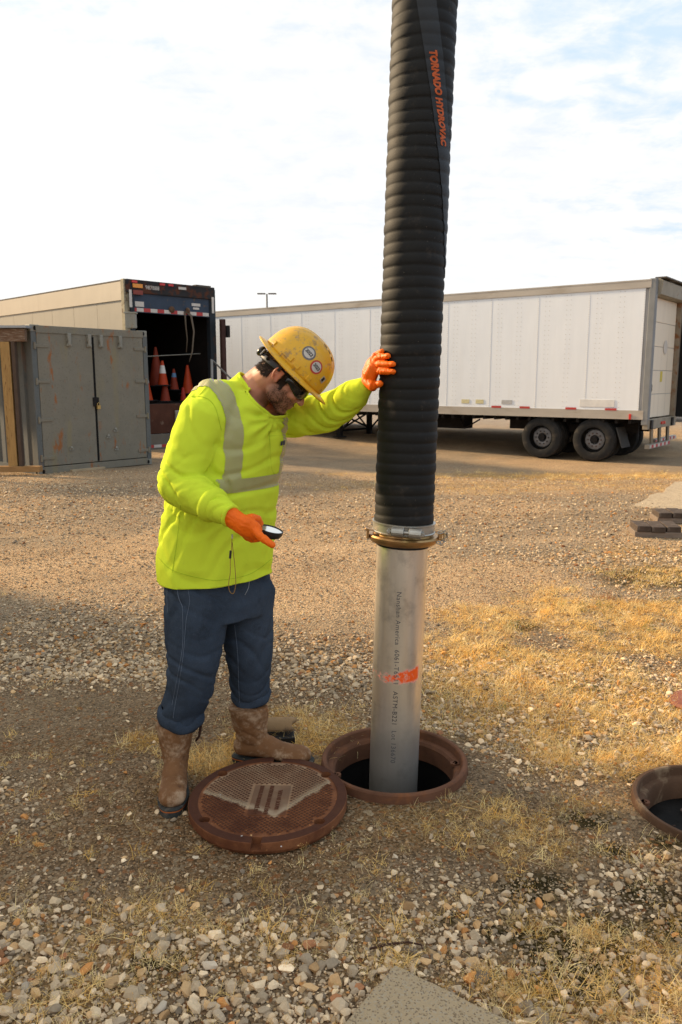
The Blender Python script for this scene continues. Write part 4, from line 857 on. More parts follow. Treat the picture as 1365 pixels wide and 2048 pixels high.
tape_run(tL, (.3 if sL > 0 else -1.2), (.3 if sL > 0 else -1.2) + .9, -.155, .17, .07, .22, axis_='y', start=1)
mb = MB(); mb.box((-.30, YL(WL + .06), 2.05), (.10, .13, 2.5)); put('lift_post', mb, M('rust_red_post', (.06, .03, .024), .7, .1, .3), tL, bevel=.01)
mb = MB(); mb.box((-.32, YL(WL + .19), 3.0), (.14, .10, .3)); put('post_hook', mb, m_chassis, tL, bevel=.02)
for x_ in (1.6, 2.9): wheel(tL, x_, YL(.2), .5, 1); wheel(tL, x_, YL(WL - .2), .5, 1)
mb = MB(); pA = P(424, 830, 19.5); pB = P(424, 719, 19.5); pC = P(470, 765, 19.8); pD = P(470, 860, 19.8)
rl = thing('handrail', 'grey metal stair handrail beside the open trailer', 'handrail', (pA.x, pA.y, -.2)); o0 = Vector((pA.x, pA.y, -.2))
put('rail', MB().tube([Vector((pA.x, pA.y, -.2)) - o0, pB - o0, pC - o0, Vector((pD.x, pD.y, -.2)) - o0], .035, 10), M('rail_grey', (.30, .30, .29), .5, .4), rl)
put('stair_step', MB().box((.5, .3, .35), (.9, .5, .05)).box((.9, .3, .17), (.5, .5, .05)), M('rail_grey', (.30, .30, .29), .5, .4), rl)
# traffic cones inside
def cone(label, px, yb, hgt, colr, band=None, yloc=1.0, dark=False):
    # place at local (x,y) in the trailer
    lx, ly = yloc; pos = tL.matrix_basis @ Vector((lx, YL(ly), 0)) if False else Vector(orgL) + Matrix.Rotation(math.atan2(eL.y, eL.x), 3, 'Z') @ Vector((lx, YL(ly), zL0 + yb))
    hgt *= .9; band = tuple(b * .9 if i < 2 else b for i, b in enumerate(band)) if band else None; t = thing('traffic_cone', label, 'traffic cone', pos, 0, 'traffic cones in the open trailer'); r0, r1 = .15 * hgt / .7, .03
    def rad(z): return r0 + (r1 - r0) * z / hgt
    cuts = [0] + ([band[0], band[1]] if band else []) + [hgt]; mb = MB()
    mb.lathe([(r0 * 1.0, .0), (rad(.0), .03), (rad(hgt), hgt), (.001, hgt)], 24); put('cone_body', mb, colr, t, smooth='auto')
    if band: mb = MB(); mb.lathe([(rad(band[0]) + .004, band[0]), (rad(band[1]) + .004, band[1])], 24); put('white_collar', mb, band[2], t, smooth='auto')
    mb = MB(); mb.box((0, 0, .015), (r0 * 2.5, r0 * 2.5, .03)); put('base', mb, M('black_rubber', (.012,) * 3, .55), t, bevel=.01)
mo = M('cone_orange', (.42, .045, .008), .5, 0, .12, 6); mo2 = M('cone_dull', (.24, .035, .014), .6, 0, .2, 6); mw_ = M('collar_white', (.65, .62, .56), .5); mbl = M('collar_blue', (.12, .25, .42), .5)
cone('orange traffic cone with one white collar, second from the container', 0, .42, .70, mo, (.35, .57, mw_), (.45, 1.26))
cone('tall faded dark red traffic cone standing behind the white collared one', 0, .40, 1.12, mo2, None, (.95, 1.40))
cone('dull orange cone with blue and white collar', 0, .30, .62, mo2, (.38, .50, mbl), (.8, 1.83))
cone('plain bright orange cone nearest the worker', 0, .20, .84, mo, None, (.6, 2.12))
cone('orange cone with white collars half hidden by the container edge', 0, .05, 1.15, mo, (.5, .68, mw_), (.40, .66))
cone('stacked lower orange cone under the white collared cone', 0, .02, .66, mo2, None, (.45, 1.31))
cone('small bright red cone lying low behind the worker', 0, .02, .40, M('cone_red', (.34, .025, .015), .5), None, (.25, 1.72))

# --- grey shipping container
azF = 40; orgK = Vector((-5.42, 13.9, -.085)); eF = frame(azF); WK = 2.44; HK = 2.64; LK = 6.06
tK = thing('shipping_container', 'weathered grey shipping container with rust streaked double doors', 'container', orgK, math.atan2(eF.y, eF.x)); # local +x along the front, local +y back-left
def cont_mat(name, base, streak=.8):
    m = bpy.data.materials.new(name); m.use_nodes = True; t = NT(m.node_tree); m.node_tree.nodes.clear(); oc = t.n('ShaderNodeTexCoord').outputs['Object']
    c = t.mix(t.noise(oc, 3, 7, .7), tuple(b * .72 for b in base), tuple(b * 1.2 for b in base)); c = t.mix(t.math('MULTIPLY', t.ramp(t.noise(oc, 30, 6, .75), .56, .64), .6), c, tuple(b * .42 for b in base))
    st = t.noise(t.vec(oc, (1, 1, .16)), 5.0, 6, .6); c = t.mix(t.math('MULTIPLY', t.ramp(st, .53, .70), streak * .5, clamp=True), c, (.22, .18, .09)); c = t.mix(t.math('MULTIPLY', t.math('MULTIPLY', t.ramp(t.noise(t.vec(oc, (1, 1, .28), (3, 1, 2)), 6.5, 7, .65), .58, .68), t.ramp(t.noise(oc, 1.5, 3), .38, .52)), streak), c, (.26, .095, .025))
    b = t.n('ShaderNodeBsdfPrincipled', {'Base Color': c, 'Roughness': .65, 'Metallic': .1, 'Normal': t.bump(t.noise(oc, 25, 5, .6), .2, .008)}); t.n('ShaderNodeOutputMaterial', {0: b.outputs[0]}); return m
mK = cont_mat('container_door_grey', (.19, .17, .125), 1.2); mK2 = cont_mat('container_side_grey', (.105, .112, .105), .3)
for i in range(2): mb = MB(); mb.box((.10 + (WK - .2) * (.25 + .5 * i), .0, HK / 2 + .01), ((WK - .2) / 2 - .016, .05, HK - .29)); put('door', mb, mK, tK, bevel=.006)
for x_ in (.05, WK - .05): mb = MB(); mb.box((x_, .05, HK / 2), (.10, .16, HK - .24)); put('corner_post', mb, mK2, tK, bevel=.008)
mb = MB(); mb.box((WK / 2, .04, HK - .075), (WK - .2, .16, .13)); put('top_rail', mb, mK, tK, bevel=.006)
mb = MB(); mb.box((WK / 2, .04, .075), (WK - .2, .14, .13)); put('door_sill', mb, mK, tK, bevel=.006)
mcc = cont_mat('casting_grey', (.24, .23, .19), .4)
for x_ in (.085, WK - .085):
    for z_ in (.06, HK - .06):
        mb = MB(); mb.box((x_, .06, z_), (.178, .17, .118)); c_ = put('corner_casting', mb, mcc, tK, bevel=.008)
        mb = MB(); Mx = Matrix(((1, 0, 0, x_), (0, 0, 1, -.030), (0, 1, 0, z_), (0, 0, 0, 1))); mb.prism([(.026 * math.cos(a_), .040 * math.sin(a_)) for a_ in [k * PI / 6 for k in range(12)]], -.002, .003, Mx); put('casting_hole_shade', mb, m_black, c_)  # flat black disc, painted shade in place of a cut opening
        mb = MB(); Mx = Matrix(((0, 0, 1, x_ + (-.091 if x_ < 1 else .091)), (1, 0, 0, .06), (0, 1, 0, z_), (0, 0, 0, 1))); mb.prism([(.026 * math.cos(a_), .040 * math.sin(a_)) for a_ in [k * PI / 6 for k in range(12)]], -.002, .003, Mx); put('casting_hole_shade', mb, m_black, c_)
for x_ in (.72, 1.13, 1.38, 1.80): mb = MB(); mb.box((x_, -.045, HK - .19), (.07, .07, .13)); mb.tube([(x_, -.06, HK - .14), (x_, -.06, HK - .34)], .032, 10); mb.box((x_, -.04, HK - .33), (.09, .05, .05)); put('bar_keeper', mb, mcc, tK, bevel=.006)
for i, (x_, sg) in enumerate(((.09, 1), (WK - .09, -1))):
    for z_ in (.30, .98, 1.66, 2.28): mb = MB(); mb.box((x_ + sg * .10, -.032, z_), (.26, .02, .06)); mb.tube([(x_ + sg * -.03, -.04, z_ - .06), (x_ + sg * -.03, -.04, z_ + .06)], .022, 8); put('hinge', mb, mK, tK, bevel=.005)
mb = MB(); mb.box((WK / 2 + .0, -.034, 1.28), (.12, .03, .17)); put('lock_plate', mb, m_chassis, tK, bevel=.006)
pdl = put('padlock', MB().box((0, 0, 0), (.07, .035, .07)).tube([(-.022, 0, .03), (-.022, 0, .07), (0, 0, .085), (.022, 0, .07), (.022, 0, .03)], .007, 8), M('brass_lock', (.45, .30, .10), .4, .7), tK, bevel=.004); pdl.location = (WK / 2 + .03, -.07, 1.18)
for x_, z_ in ((.66, .42), (1.62, .36), (1.62, .72), (1.45, .60)): mb = MB(); mb.box((x_, -.034, z_), (.09, .02, .035)); mb.ell((x_, -.045, z_ + .03), (.03, .02, .03), n=8, m=6); put('broken_bracket', mb, mcc, tK)
mb = MB(); mb.box((WK / 2, .006, HK / 2), (.045, .066, HK - .34)); put('centre_gasket', mb, m_black, tK)
for yk in (.0, WK):   # corrugated sides
    prof = []; k = .13; pitch = .278
    while k < LK - .3: prof += [(k, 0), (k + .07, 0), (k + .105, .036), (k + .175, .036), (k + .21, 0)]; k += pitch
    vs = []; fs = []
    for (l_, d_) in prof:
        xx = yk + (d_ if yk == 0 else -d_) + (.02 if yk == 0 else -.02); vs += [(xx, l_, .14), (xx, l_, HK - .10)]
    fs = [(2 * i, 2 * i + 2, 2 * i + 3, 2 * i + 1) for i in range(len(prof) - 1)]
    put('corrugated_side', MB().add(vs, fs), mK2, tK)
    mb = MB(); mb.box((yk + (.03 if yk == 0 else -.03), LK / 2, HK - .055), (.06, LK - .2, .10)); mb.box((yk + (.03 if yk == 0 else -.03), LK / 2, .08), (.06, LK - .2, .14)); put('side_rail', mb, mK2, tK)
mb = MB(); mb.box((WK / 2, LK / 2, HK - .04), (WK - .1, LK - .1, .03)); mb.box((WK / 2, LK - .1, HK / 2), (WK - .1, .04, HK - .1)); put('roof', mb, mK2, tK)
mb = MB(); mb.box((WK * .25, -.02, .01), (.7, .10, .04)); o = put('timber_shim', mb, M('pale_timber', (.38, .29, .18), .8, 0, .15, 5), bevel=.004); o.matrix_world = Matrix.Translation(orgK + Vector((0, 0, .02))) @ Matrix.Rotation(math.atan2(eF.y, eF.x), 4, 'Z') @ Matrix.Translation((.35, -.03, .0)); tag(o, 'pale timber shim under the left container door', 'timber')
gc = put('steel_bracket', MB().box((0, 0, .14), (.20, .12, .28)).box((0, 0, .29), (.24, .14, .03)), mcc, bevel=.008); gp = P(262, 663, 15.6); gc.location = (gp.x, 15.65, HK - .04); tag(gc, 'small grey steel bracket standing on the container roof near its right end', 'bracket')

# --- lean-to frame at the left edge
mt_ = M('yellow_timber', (.33, .20, .075), .8, 0, .2, 4, .2, 30, (.17, .09, .035), (.55, .66), 6, .004, (6, 6, 1)); mt2 = M('brown_beam', (.13, .075, .045), .8, 0, .3, 6, .3, 30, (.24, .18, .13), (.5, .62), 8, .004, (1, 8, 8))
xr = P(52, 668, 13.75).x
bt = thing('timber_lean_to', 'open timber lean-to with dark beam and yellow post left of the container', 'shelter', (xr, 13.75, 0))
mb = MB(); mb.box((-1.9, 0, 2.36), (3.8, .10, .215)); put('roof_beam', mb, mt2, bt, bevel=.004)
for x_ in (-.36, -2.2): mb = MB(); mb.box((x_, .02, 1.14), (.16, .14, 2.22)); put('post', mb, mt_, bt, bevel=.004)
mb = MB(); mb.box((-.22, .0, 1.14), (.06, .10, 2.22)); put('post', mb, M('dark_post', (.08, .055, .04), .85), bt)
mb = MB(); mb.box((-1.6, -.02, .05), (3.45, .14, .10)); put('sill_beam', mb, M('sill_timber', (.30, .17, .07), .8, 0, .2, 5, stretch=(1, 6, 6)), bt, bevel=.004)
mb = MB(); mb.box((-1.9, 2.0, 2.50), (3.9, 4.2, .04)); put('roof_sheet', mb, M('roof_sheet', (.28, .29, .30), .5, .5), bt)
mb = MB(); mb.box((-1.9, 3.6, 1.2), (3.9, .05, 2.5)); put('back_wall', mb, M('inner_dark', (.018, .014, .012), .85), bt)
# --- lamp post far away
lp = P(535, 640, 62); t = thing('street_lamp', 'slim twin arm parking lot lamp far behind the trailers', 'street lamp', (lp.x, 62, 0)); top = P(535, 588, 62).z
put('pole', MB().tube([(0, 0, 0), (0, 0, top)], [.11, .06], 10), M('lamp_grey', (.20, .19, .17), .6), t)
for s_ in (-1, 1): put('lamp_head', MB().box((s_ * .42, 0, top + .02), (.62, .30, .09)), M('lamp_head', (.16, .15, .14), .6), t, bevel=.02)

# --- hydrovac truck, parked just outside the left edge, that carries the hose boom
vt = thing('vacuum_truck', 'vacuum truck parked left of the worker, carrying the hose boom', 'truck', (-5.15, 7.3, 0)); mv = M('truck_white', (.6, .6, .58), .35, 0, .08)
put('debris_body', MB().box((-1.25, -3.2, 2.05), (2.5, 6.4, 2.5)), mv, vt, bevel=.12); put('cab', MB().prism([(-7.0, .9), (-9.2, .9), (-9.3, 1.9), (-8.8, 2.9), (-7.0, 2.95)], 0, 2.4, Matrix(((0, 0, -1, -.05), (1, 0, 0, 0), (0, 1, 0, 0), (0, 0, 0, 1)))), mv, vt, bevel=.06)
put('chassis', MB().box((-.8, -4.4, .75), (.2, 9, .25)).box((-1.7, -4.4, .75), (.2, 9, .25)), m_chassis, vt)
for y_ in (-1.2, -2.5, -8.0):
    for x_ in (-.25, -2.25): w = wheel(vt, x_, y_, .52, 1.04); w.rotation_euler = (0, 0, R(90))
put('boom', MB().tube([(-1.2, -5.0, 3.3), (-1.2, -5.0, 4.9), (2.0, -4.4, 5.6), (5.35, -4.25, 5.35), (axis(4.6) + 5.15, YH - 7.3, 4.75)], [.16, .16, .14, .13, .13], 16), M('boom_white', (.5, .5, .5), .4), vt, smooth=True)
# ------------------------------------------------------------------ the worker
person = thing('person', 'worker in neon yellow shirt, jeans and yellow hard hat leaning over the manhole', 'person', (-.50, 3.0, 0)); PO = Vector((-.50, 3.0, 0))
def L(px, py, Y): return P(px, py, Y) - PO
def own(me):   # numpy verts of a mesh
    a = np.empty(len(me.vertices) * 3, 'f4'); me.vertices.foreach_get('co', a); return a.reshape(-1, 3).astype(float)
def setv(me, a): me.vertices.foreach_set('co', a.astype('f4').ravel()); me.update()
def nrm(me):
    a = np.empty(len(me.vertices) * 3, 'f4'); me.vertices.foreach_get('normal', a); return a.reshape(-1, 3).astype(float)
def seg_d(V, a, b):
    a = np.array(a); b = np.array(b); ab = b - a; t = np.clip(((V - a) @ ab) / (ab @ ab), 0, 1); return np.linalg.norm(V - (a + t[:, None] * ab), axis=1), t
def nv(V, sx, o=0):
    V = V * np.array(sx); return np.array([mnoise.noise(Vector(v) + Vector((o, o, o))) for v in V])
TH = R(33); RA = Vector((-math.sin(TH), -math.cos(TH), 0)); FA = Vector((math.cos(TH), -math.sin(TH), 0))   # his right, his front

# key joints
SHR = L(415, 812, 2.87); ELR = L(357, 968, 2.80); WRR = L(452, 1026, 2.66)
SHL = L(545, 832, 3.20); ELL = L(655, 822, 3.17); WRL = L(733, 772, 3.06)
torso = [(1158, 431, .113, 3.03), (1115, 432, .113, 3.03), (1050, 438, .109, 3.03), (960, 450, .106, 3.03), (900, 459, .106, 3.03), (850, 467, .103, 3.03), (812, 474, .092, 3.03), (782, 482, .066, 3.03)]
def torso_mb():
    mb = MB(); vs = []; n = 40; fs = []; k = len(torso)
    hw = {0: 1.0}
    for (py, px, w, Y_) in torso:
        c = L(px, py, Y_); s_ = w * 1000 / 513.0 * 1.0   # w is half width in thousands of px -> m
        a_ = s_ * 1.08; b_ = s_ * .93
        for j in range(n):
            t = 2 * PI * j / n; ct, st = math.cos(t), math.sin(t)
            ct = math.copysign(abs(ct) ** .88, ct); st = math.copysign(abs(st) ** .88, st)
            belly = 1.0
            vs.append(c + RA * (a_ * ct) + FA * (b_ * st * belly))
    for i in range(k - 1):
        for j in range(n): j2 = (j + 1) % n; fs.append((i * n + j, i * n + j2, (i + 1) * n + j2, (i + 1) * n + j))
    fs.append(tuple(reversed(range(n)))); fs.append(tuple((k - 1) * n + j for j in range(n))); mb.add(vs, fs); return mb
mb = torso_mb()
mb.rtube([L(470, 812, 3.03), SHR + Vector((.02, .03, .0)), SHR + Vector((-.008, -.01, -.05)), SHR.lerp(ELR, .5) + Vector((.002, 0, 0)), ELR + Vector((.006, 0, .01))], [.096, .102, .099, .091, .080], 20)
mb.rtube([ELR, ELR.lerp(WRR, .35), ELR.lerp(WRR, .70), WRR], [.076, .072, .058, .044], 20)
mb.rtube([L(490, 815, 3.06), SHL, SHL.lerp(ELL, .5) + Vector((0, 0, -.008)), ELL + Vector((0, 0, -.012))], [.085, .092, .083, .074], 20)
mb.rtube([ELL + Vector((-.02, 0, -.01)), ELL.lerp(WRL, .4) + Vector((0, 0, -.012)), ELL.lerp(WRL, .75) + Vector((0, 0, -.004)), WRL + Vector((-.012, 0, -.004))], [.074, .068, .058, .040], 20)
mb.rtube([L(478, 800, 3.05), L(497, 775, 3.05)], [.085, .070], 18)
sh = remesh(mb, .0062, 12, .55)
V = own(sh); Nn = nrm(sh)
jt = [(SHR, ELR, .095), (ELR, WRR, .075), (SHL, ELL, .09), (ELL, WRL, .075)]
da = np.full(len(V), 9.0); which = np.full(len(V), -1); tt = np.zeros(len(V))
for i, (a, b, r_) in enumerate(jt):
    d, t_ = seg_d(V, a, b); k = d / r_ < da; da[k] = (d / r_)[k]; which[k] = i; tt[k] = t_[k]
def torso_c(z):
    zs = [L(px, py, Y_).z for (py, px, w, Y_) in torso]; xs = [L(px, py, Y_).x for (py, px, w, Y_) in torso]
    return np.interp(z, zs, xs)
rel = V - np.stack([torso_c(V[:, 2]), np.full(len(V), .03), V[:, 2]], 1)
rr_ = rel @ np.array(RA); ff_ = rel @ np.array(FA); rad = np.sqrt((rr_ / .245) ** 2 + (ff_ / .21) ** 2)
isarm = (da < 1.22) & ((rad > 1.02) | (which == 1) | (which == 3))
# folds
disp = np.zeros(len(V))
sm = 1 - np.clip((da - 1.0) / .5, 0, 1)
def ridge(x): v = np.abs(np.mod(x, 1) - .5) * 2; return (np.minimum(v / .42, 1) - .72) * 1.25 + .12 * np.sin(x * 2 * PI)
def folds(a, b, amp, freq, skew, o, tc_, tw, shear=0):
    global disp
    ab = np.array(b - a); ab /= np.linalg.norm(ab); q = V - np.array(a); s_ = q @ ab; perp = q - s_[:, None] * ab
    up = np.array([0, 0, 1.0]); up = up - ab * (up @ ab); up /= np.linalg.norm(up); sd = np.cross(ab, up); an = np.arctan2(perp @ sd, perp @ up)
    n_ = nv(V, (6, 6, 6), o); w = ridge(s_ * freq + skew * np.sin(an + shear) + n_ * 1.1); w = np.sign(w) * np.abs(w) ** 1.0
    env = np.exp(-((s_ - tc_) / tw) ** 2); d_ = np.linalg.norm(perp, axis=1); env *= (d_ < .135); env *= .6 + .4 * np.cos(an * 1 + o)
    disp += amp * w * env
folds(SHR, ELR, .010, 12, .8, 1, (ELR - SHR).length * .98, .075)
folds(ELR, WRR, .010, 14, 1.0, 2, .07, .09); folds(ELR, WRR, .009, 22, .8, 6, .20, .06)
folds(SHR, ELR, .008, 8, 1.0, 5, .08, .12)
folds(SHL, ELL, .012, 12, 1.1, 3, .06, .12); folds(ELL, WRL, .012, 13, 1.1, 4, .03, .10); folds(ELL, WRL, .009, 20, .6, 7, .13, .05)
tors = ~isarm
low = sstep(1.05, .78, V[:, 2] + 0) * tors
ang_ = np.arctan2(rr_, ff_)
disp += low * .011 * np.sin(ang_ * 9 + nv(V, (3, 3, 1.5), 8) * 4) * (.5 + .5 * nv(V, (4, 4, 1), 11))
disp += tors * .010 * nv(V, (5, 5, 2.2), 12) + tors * .010 * ridge(V[:, 2] * 5 - ff_ * 5 + nv(V, (3, 3, 3), 14) * 1.4) * np.exp(-((V[:, 2] - 1.06) / .14) ** 2) * .8
disp += tors * .0055 * ridge(V[:, 0] * 4 + V[:, 2] * 6 + nv(V, (3, 3, 2), 44) * 2.4)
# pulls under the collar
cc = np.array(L(548, 838, 2.93)); q = V - cc; dd = np.linalg.norm(q, axis=1); disp += tors * .006 * np.sin(np.arctan2(q[:, 0], -q[:, 2]) * 11) * np.exp(-((dd - .08) / .06) ** 2)
disp += .0022 * nv(V, (26, 26, 26), 20)
V = V + Nn * disp[:, None]
# cuff bands pinched at the wrists, hem
setv(sh, V)
# keep the wave of the hem: trim below a tilted plane
bm = bmesh.new(); bm.from_mesh(sh)
hem = L(431, 1163, 2.83); hn = (Vector((0, 0, -1)) + FA * .055 ).normalized()
r_ = bmesh.ops.bisect_plane(bm, geom=bm.verts[:] + bm.edges[:] + bm.faces[:], plane_co=L(431, 1150, 3.03), plane_no=hn, clear_outer=True)
# neck opening
nc = L(511, 785, 3.02); ndir = (L(548, 742, 3.0) - L(492, 778, 3.04)).normalized()
near = [f for f in bm.faces if (f.calc_center_median() - nc).length < .155 and f.calc_center_median().y < .105 and f.calc_center_median().z > L(503, 830, 3.03).z]
gm = list({v for f in near for v in f.verts}) + list({e for f in near for e in f.edges}) + near
bmesh.ops.bisect_plane(bm, geom=gm, plane_co=nc, plane_no=Vector((.72, -.12, .68)).normalized(), clear_outer=True)
for (w_, e_) in ((WRR, ELR), (WRL, ELL)):
    d = (w_ - e_).normalized(); near = [f for f in bm.faces if (f.calc_center_median() - w_).length < .075]
    gm = list({v for f in near for v in f.verts}) + list({e for f in near for e in f.edges}) + near
    bmesh.ops.bisect_plane(bm, geom=gm, plane_co=w_ + d * .022, plane_no=d, clear_outer=True)
bm.to_mesh(sh); bm.free(); sh.shade_smooth()
def cloth(name, col, dirtc, fine=420, rough=.85, dirtk=.5, weave=.15):
    m = bpy.data.materials.new(name); m.use_nodes = True; t = NT(m.node_tree); m.node_tree.nodes.clear(); oc = t.n('ShaderNodeTexCoord').outputs['Object']
    c = t.mix(t.noise(oc, 5, 5, .6), tuple(b * .93 for b in col), tuple(min(b * 1.05, 1) for b in col)); c = t.mix(t.math('MULTIPLY', t.ramp(t.noise(oc, 7, 7, .75), .58, .80), dirtk), c, dirtc)
    c = t.mix(t.math('MULTIPLY', t.ramp(t.noise(oc, 60, 3, .6), .70, .76), dirtk * .6), c, dirtc)
    h = t.math('ADD', t.noise(oc, fine, 2, .5), t.math('MULTIPLY', t.noise(oc, 16, 4, .6), 3.0))
    b = t.n('ShaderNodeBsdfPrincipled', {'Base Color': c, 'Roughness': rough, 'Specular IOR Level': .04, 'Normal': t.bump(h, weave, .003)}); t.n('ShaderNodeOutputMaterial', {0: b.outputs[0]}); return m
m_shirt = cloth('neon_shirt', (.64, .77, .045), (.28, .33, .05), dirtk=.45)
shirt = put('shirt', sh, m_shirt, person); so = shirt.modifiers.new('s', 'SOLIDIFY'); so.thickness = .003; so.offset = -1

def tape_mat():
    m = bpy.data.materials.new('reflective_tape'); m.use_nodes = True; t = NT(m.node_tree); m.node_tree.nodes.clear(); oc = t.n('ShaderNodeTexCoord').outputs['Object']; sp = t.n('ShaderNodeSeparateXYZ', {0: oc})
    s_ = t.math('ADD', t.math('MULTIPLY', sp.outputs[0], 105.0), t.math('MULTIPLY', sp.outputs[2], 110.0)); w = t.math('FRACT', s_); k = t.math('GREATER_THAN', w, .70)
    c = t.mix(t.noise(oc, 14, 4), (.30, .225, .165), (.42, .325, .25)); c = t.mix(k, c, (.45, .58, .03))
    b = t.n('ShaderNodeBsdfPrincipled', {'Base Color': c, 'Roughness': .45, 'Specular IOR Level': .4, 'Normal': t.bump(t.noise(oc, 60, 3), .1, .002)}); t.n('ShaderNodeOutputMaterial', {0: b.outputs[0]}); return m
m_tape = tape_mat()
def patch(name, cuts, keep, mat, off=.0022, parent=None, src=None):
    bm = bmesh.new(); bm.from_mesh(src or sh)
    for co, no in cuts: bmesh.ops.bisect_plane(bm, geom=bm.verts[:] + bm.edges[:] + bm.faces[:], plane_co=co, plane_no=no)
    bad = [f for f in bm.faces if not keep(f.calc_center_median(), f.normal)]; bmesh.ops.delete(bm, geom=bad, context='FACES')
    bm.normal_update()
    for v in bm.verts: v.co += v.normal * off
    me = bpy.data.meshes.new(name); bm.to_mesh(me); bm.free()
    if not len(me.polygons): return None
    bm = bmesh.new(); bm.from_mesh(me); left = set(bm.faces); last = None   # each connected piece is an object of its own
    while left:
        st = [left.pop()]; isl = []
        while st:
            f = st.pop(); isl.append(f)
            for e in f.edges:
                for g in e.link_faces:
                    if g in left: left.discard(g); st.append(g)
        if sum(f.calc_area() for f in isl) < 1.2e-4: continue
        ix = {}; vv = []; ff = []
        for f in isl:
            q = []
            for v in f.verts:
                if v not in ix: ix[v] = len(vv); vv.append(v.co.copy())
                q.append(ix[v])
            ff.append(tuple(q))
        m2 = bpy.data.meshes.new(name); m2.from_pydata(vv, [], ff); m2.shade_smooth(); last = put(name, m2, mat, parent or shirt)
    bm.free(); return last
zs_ = [L(px, py, Y_).z for (py, px, w, Y_) in torso]; xs_ = [L(px, py, Y_).x for (py, px, w, Y_) in torso]
def tloc(c):
    x0 = float(np.interp(c.z, zs_, xs_)); q = c - Vector((x0, .03, c.z)); return q.dot(RA), q.dot(FA)
def armd(c):
    best = 9
    for a, b, r_ in jt:
        ab = b - a; t_ = max(0, min(1, (c - a).dot(ab) / ab.dot(ab))); best = min(best, (c - (a + ab * t_)).length / r_)
    return best
def isT(c, lim=1.16):
    a, b = tloc(c); r_ = math.hypot(a / .245, b / .21); return armd(c) > lim or r_ < .95
zt_ = L(470, 958, 2.83).z; zb2 = L(470, 986, 2.83).z
patch('reflective_tape', [(Vector((0, 0, zt_)), (0, 0, 1)), (Vector((0, 0, zb2)), (0, 0, 1))], lambda c, n: zb2 < c.z < zt_ and isT(c, 1.3), m_tape)
def vstripe(r0, r1, front):
    # suspenders stripe, between two planes square to his right axis, from waist tape to shoulder top
    base = Vector((float(np.interp(1.1, zs_, xs_)), .03, 0))
    patch('reflective_tape', [(base + RA * r0, RA), (base + RA * r1, RA), (Vector((0, 0, zt_)), (0, 0, 1))],
          lambda c, n: r0 < (c - base).dot(RA) < r1 and c.z > zt_ and ((c - base).dot(FA) > (.02 if front else -9)) , m_tape)
vstripe(.100, .155, False)
vstripe(-.165, -.11, True)
# chest pocket with logo
base = Vector((float(np.interp(1.1, zs_, xs_)), .03, 0)); zp1, zp0 = L(555, 862, 2.9).z, L(555, 950, 2.9).z
pk = patch('chest_pocket', [(base + RA * -.03, RA), (base + RA * -.125, RA), (Vector((0, 0, zp1)), (0, 0, 1)), (Vector((0, 0, zp0)), (0, 0, 1))],
      lambda c, n: -.125 < (c - base).dot(RA) < -.03 and zp0 < c.z < zp1 and (c - base).dot(FA) > .05 and n.dot(FA) > 0, m_shirt, .0014)
zg1, zg0 = L(555, 885, 2.9).z, L(555, 894, 2.9).z
for i, (r0, r1) in enumerate(((-.095, -.083), (-.108, -.098), (-.121, -.111))):
    patch('logo_mark', [(base + RA * r0, RA), (base + RA * r1, RA), (Vector((0, 0, zg1)), (0, 0, 1)), (Vector((0, 0, zg0)), (0, 0, 1))], lambda c, n, r0=r0, r1=r1: r0 < (c - base).dot(RA) < r1 and zg0 < c.z < zg1 and (c - base).dot(FA) > .05 and n.dot(FA) > 0, M('logo_navy', (.04, .05, .08), .7), .005)
# collar ribbing: ring round the neck
def ring_pts(c, ax_, r1, r2, n=28):
    ax_ = ax_.normalized(); a = ax_.cross(Vector((0, 1, 0))).normalized(); b = ax_.cross(a); return [c + a * (r1 * math.cos(2 * PI * i / n)) + b * (r2 * math.sin(2 * PI * i / n)) for i in range(n + 1)]
cn = Vector((.72, -.12, .68)).normalized()
bvh_s = BVHTree.FromObject(shirt, bpy.context.evaluated_depsgraph_get())
# edge of neck opening -> collar tube along boundary
bm = bmesh.new(); bm.from_mesh(sh); be = [e for e in bm.edges if len(e.link_faces) == 1]
def loop_near(c, rmax):
    es = [e for e in be if ((e.verts[0].co + e.verts[1].co) / 2 - c).length < rmax]; cen = sum((v.co for e in es for v in e.verts), Vector()) / max(1, 2 * len(es)); return list({v for e in es for v in e.verts}), cen
def rim(c, rmax, nrm_, r_, name, mat, parent, n=40, wide=1.0, asp=1.0):
    vs, cen = loop_near(c, rmax)
    if len(vs) < 6: return
    ax_ = nrm_.normalized(); a = ax_.cross(Vector((0, 1, .1))).normalized(); b = ax_.cross(a); bins = {}
    for v in vs: q = v.co - cen; k = int((math.atan2(q.dot(b), q.dot(a)) / (2 * PI)) % 1 * n); bins.setdefault(k, []).append(v.co.copy())
    pts = [sum(bins[k], Vector()) / len(bins[k]) for k in sorted(bins)]; pts.append(pts[0].copy())
    sm_ = [(pts[(i - 1) % (len(pts) - 1)] + pts[i] * 2 + pts[(i + 1) % (len(pts) - 1)]) / 4 for i in range(len(pts) - 1)]; sm_.append(sm_[0])
    mb = MB(); mb.tube(sm_, r_, 10, False, asp=asp, up=ax_); return put(name, mb, mat, parent, smooth=True)
rim(nc, .16, cn, .0085, 'collar', m_shirt, shirt, asp=.5)
rim(WRR, .09, WRR - ELR, .007, 'cuff_edge', m_shirt, shirt); rim(WRL, .09, WRL - ELL, .006, 'cuff_edge', m_shirt, shirt)
bm.free()
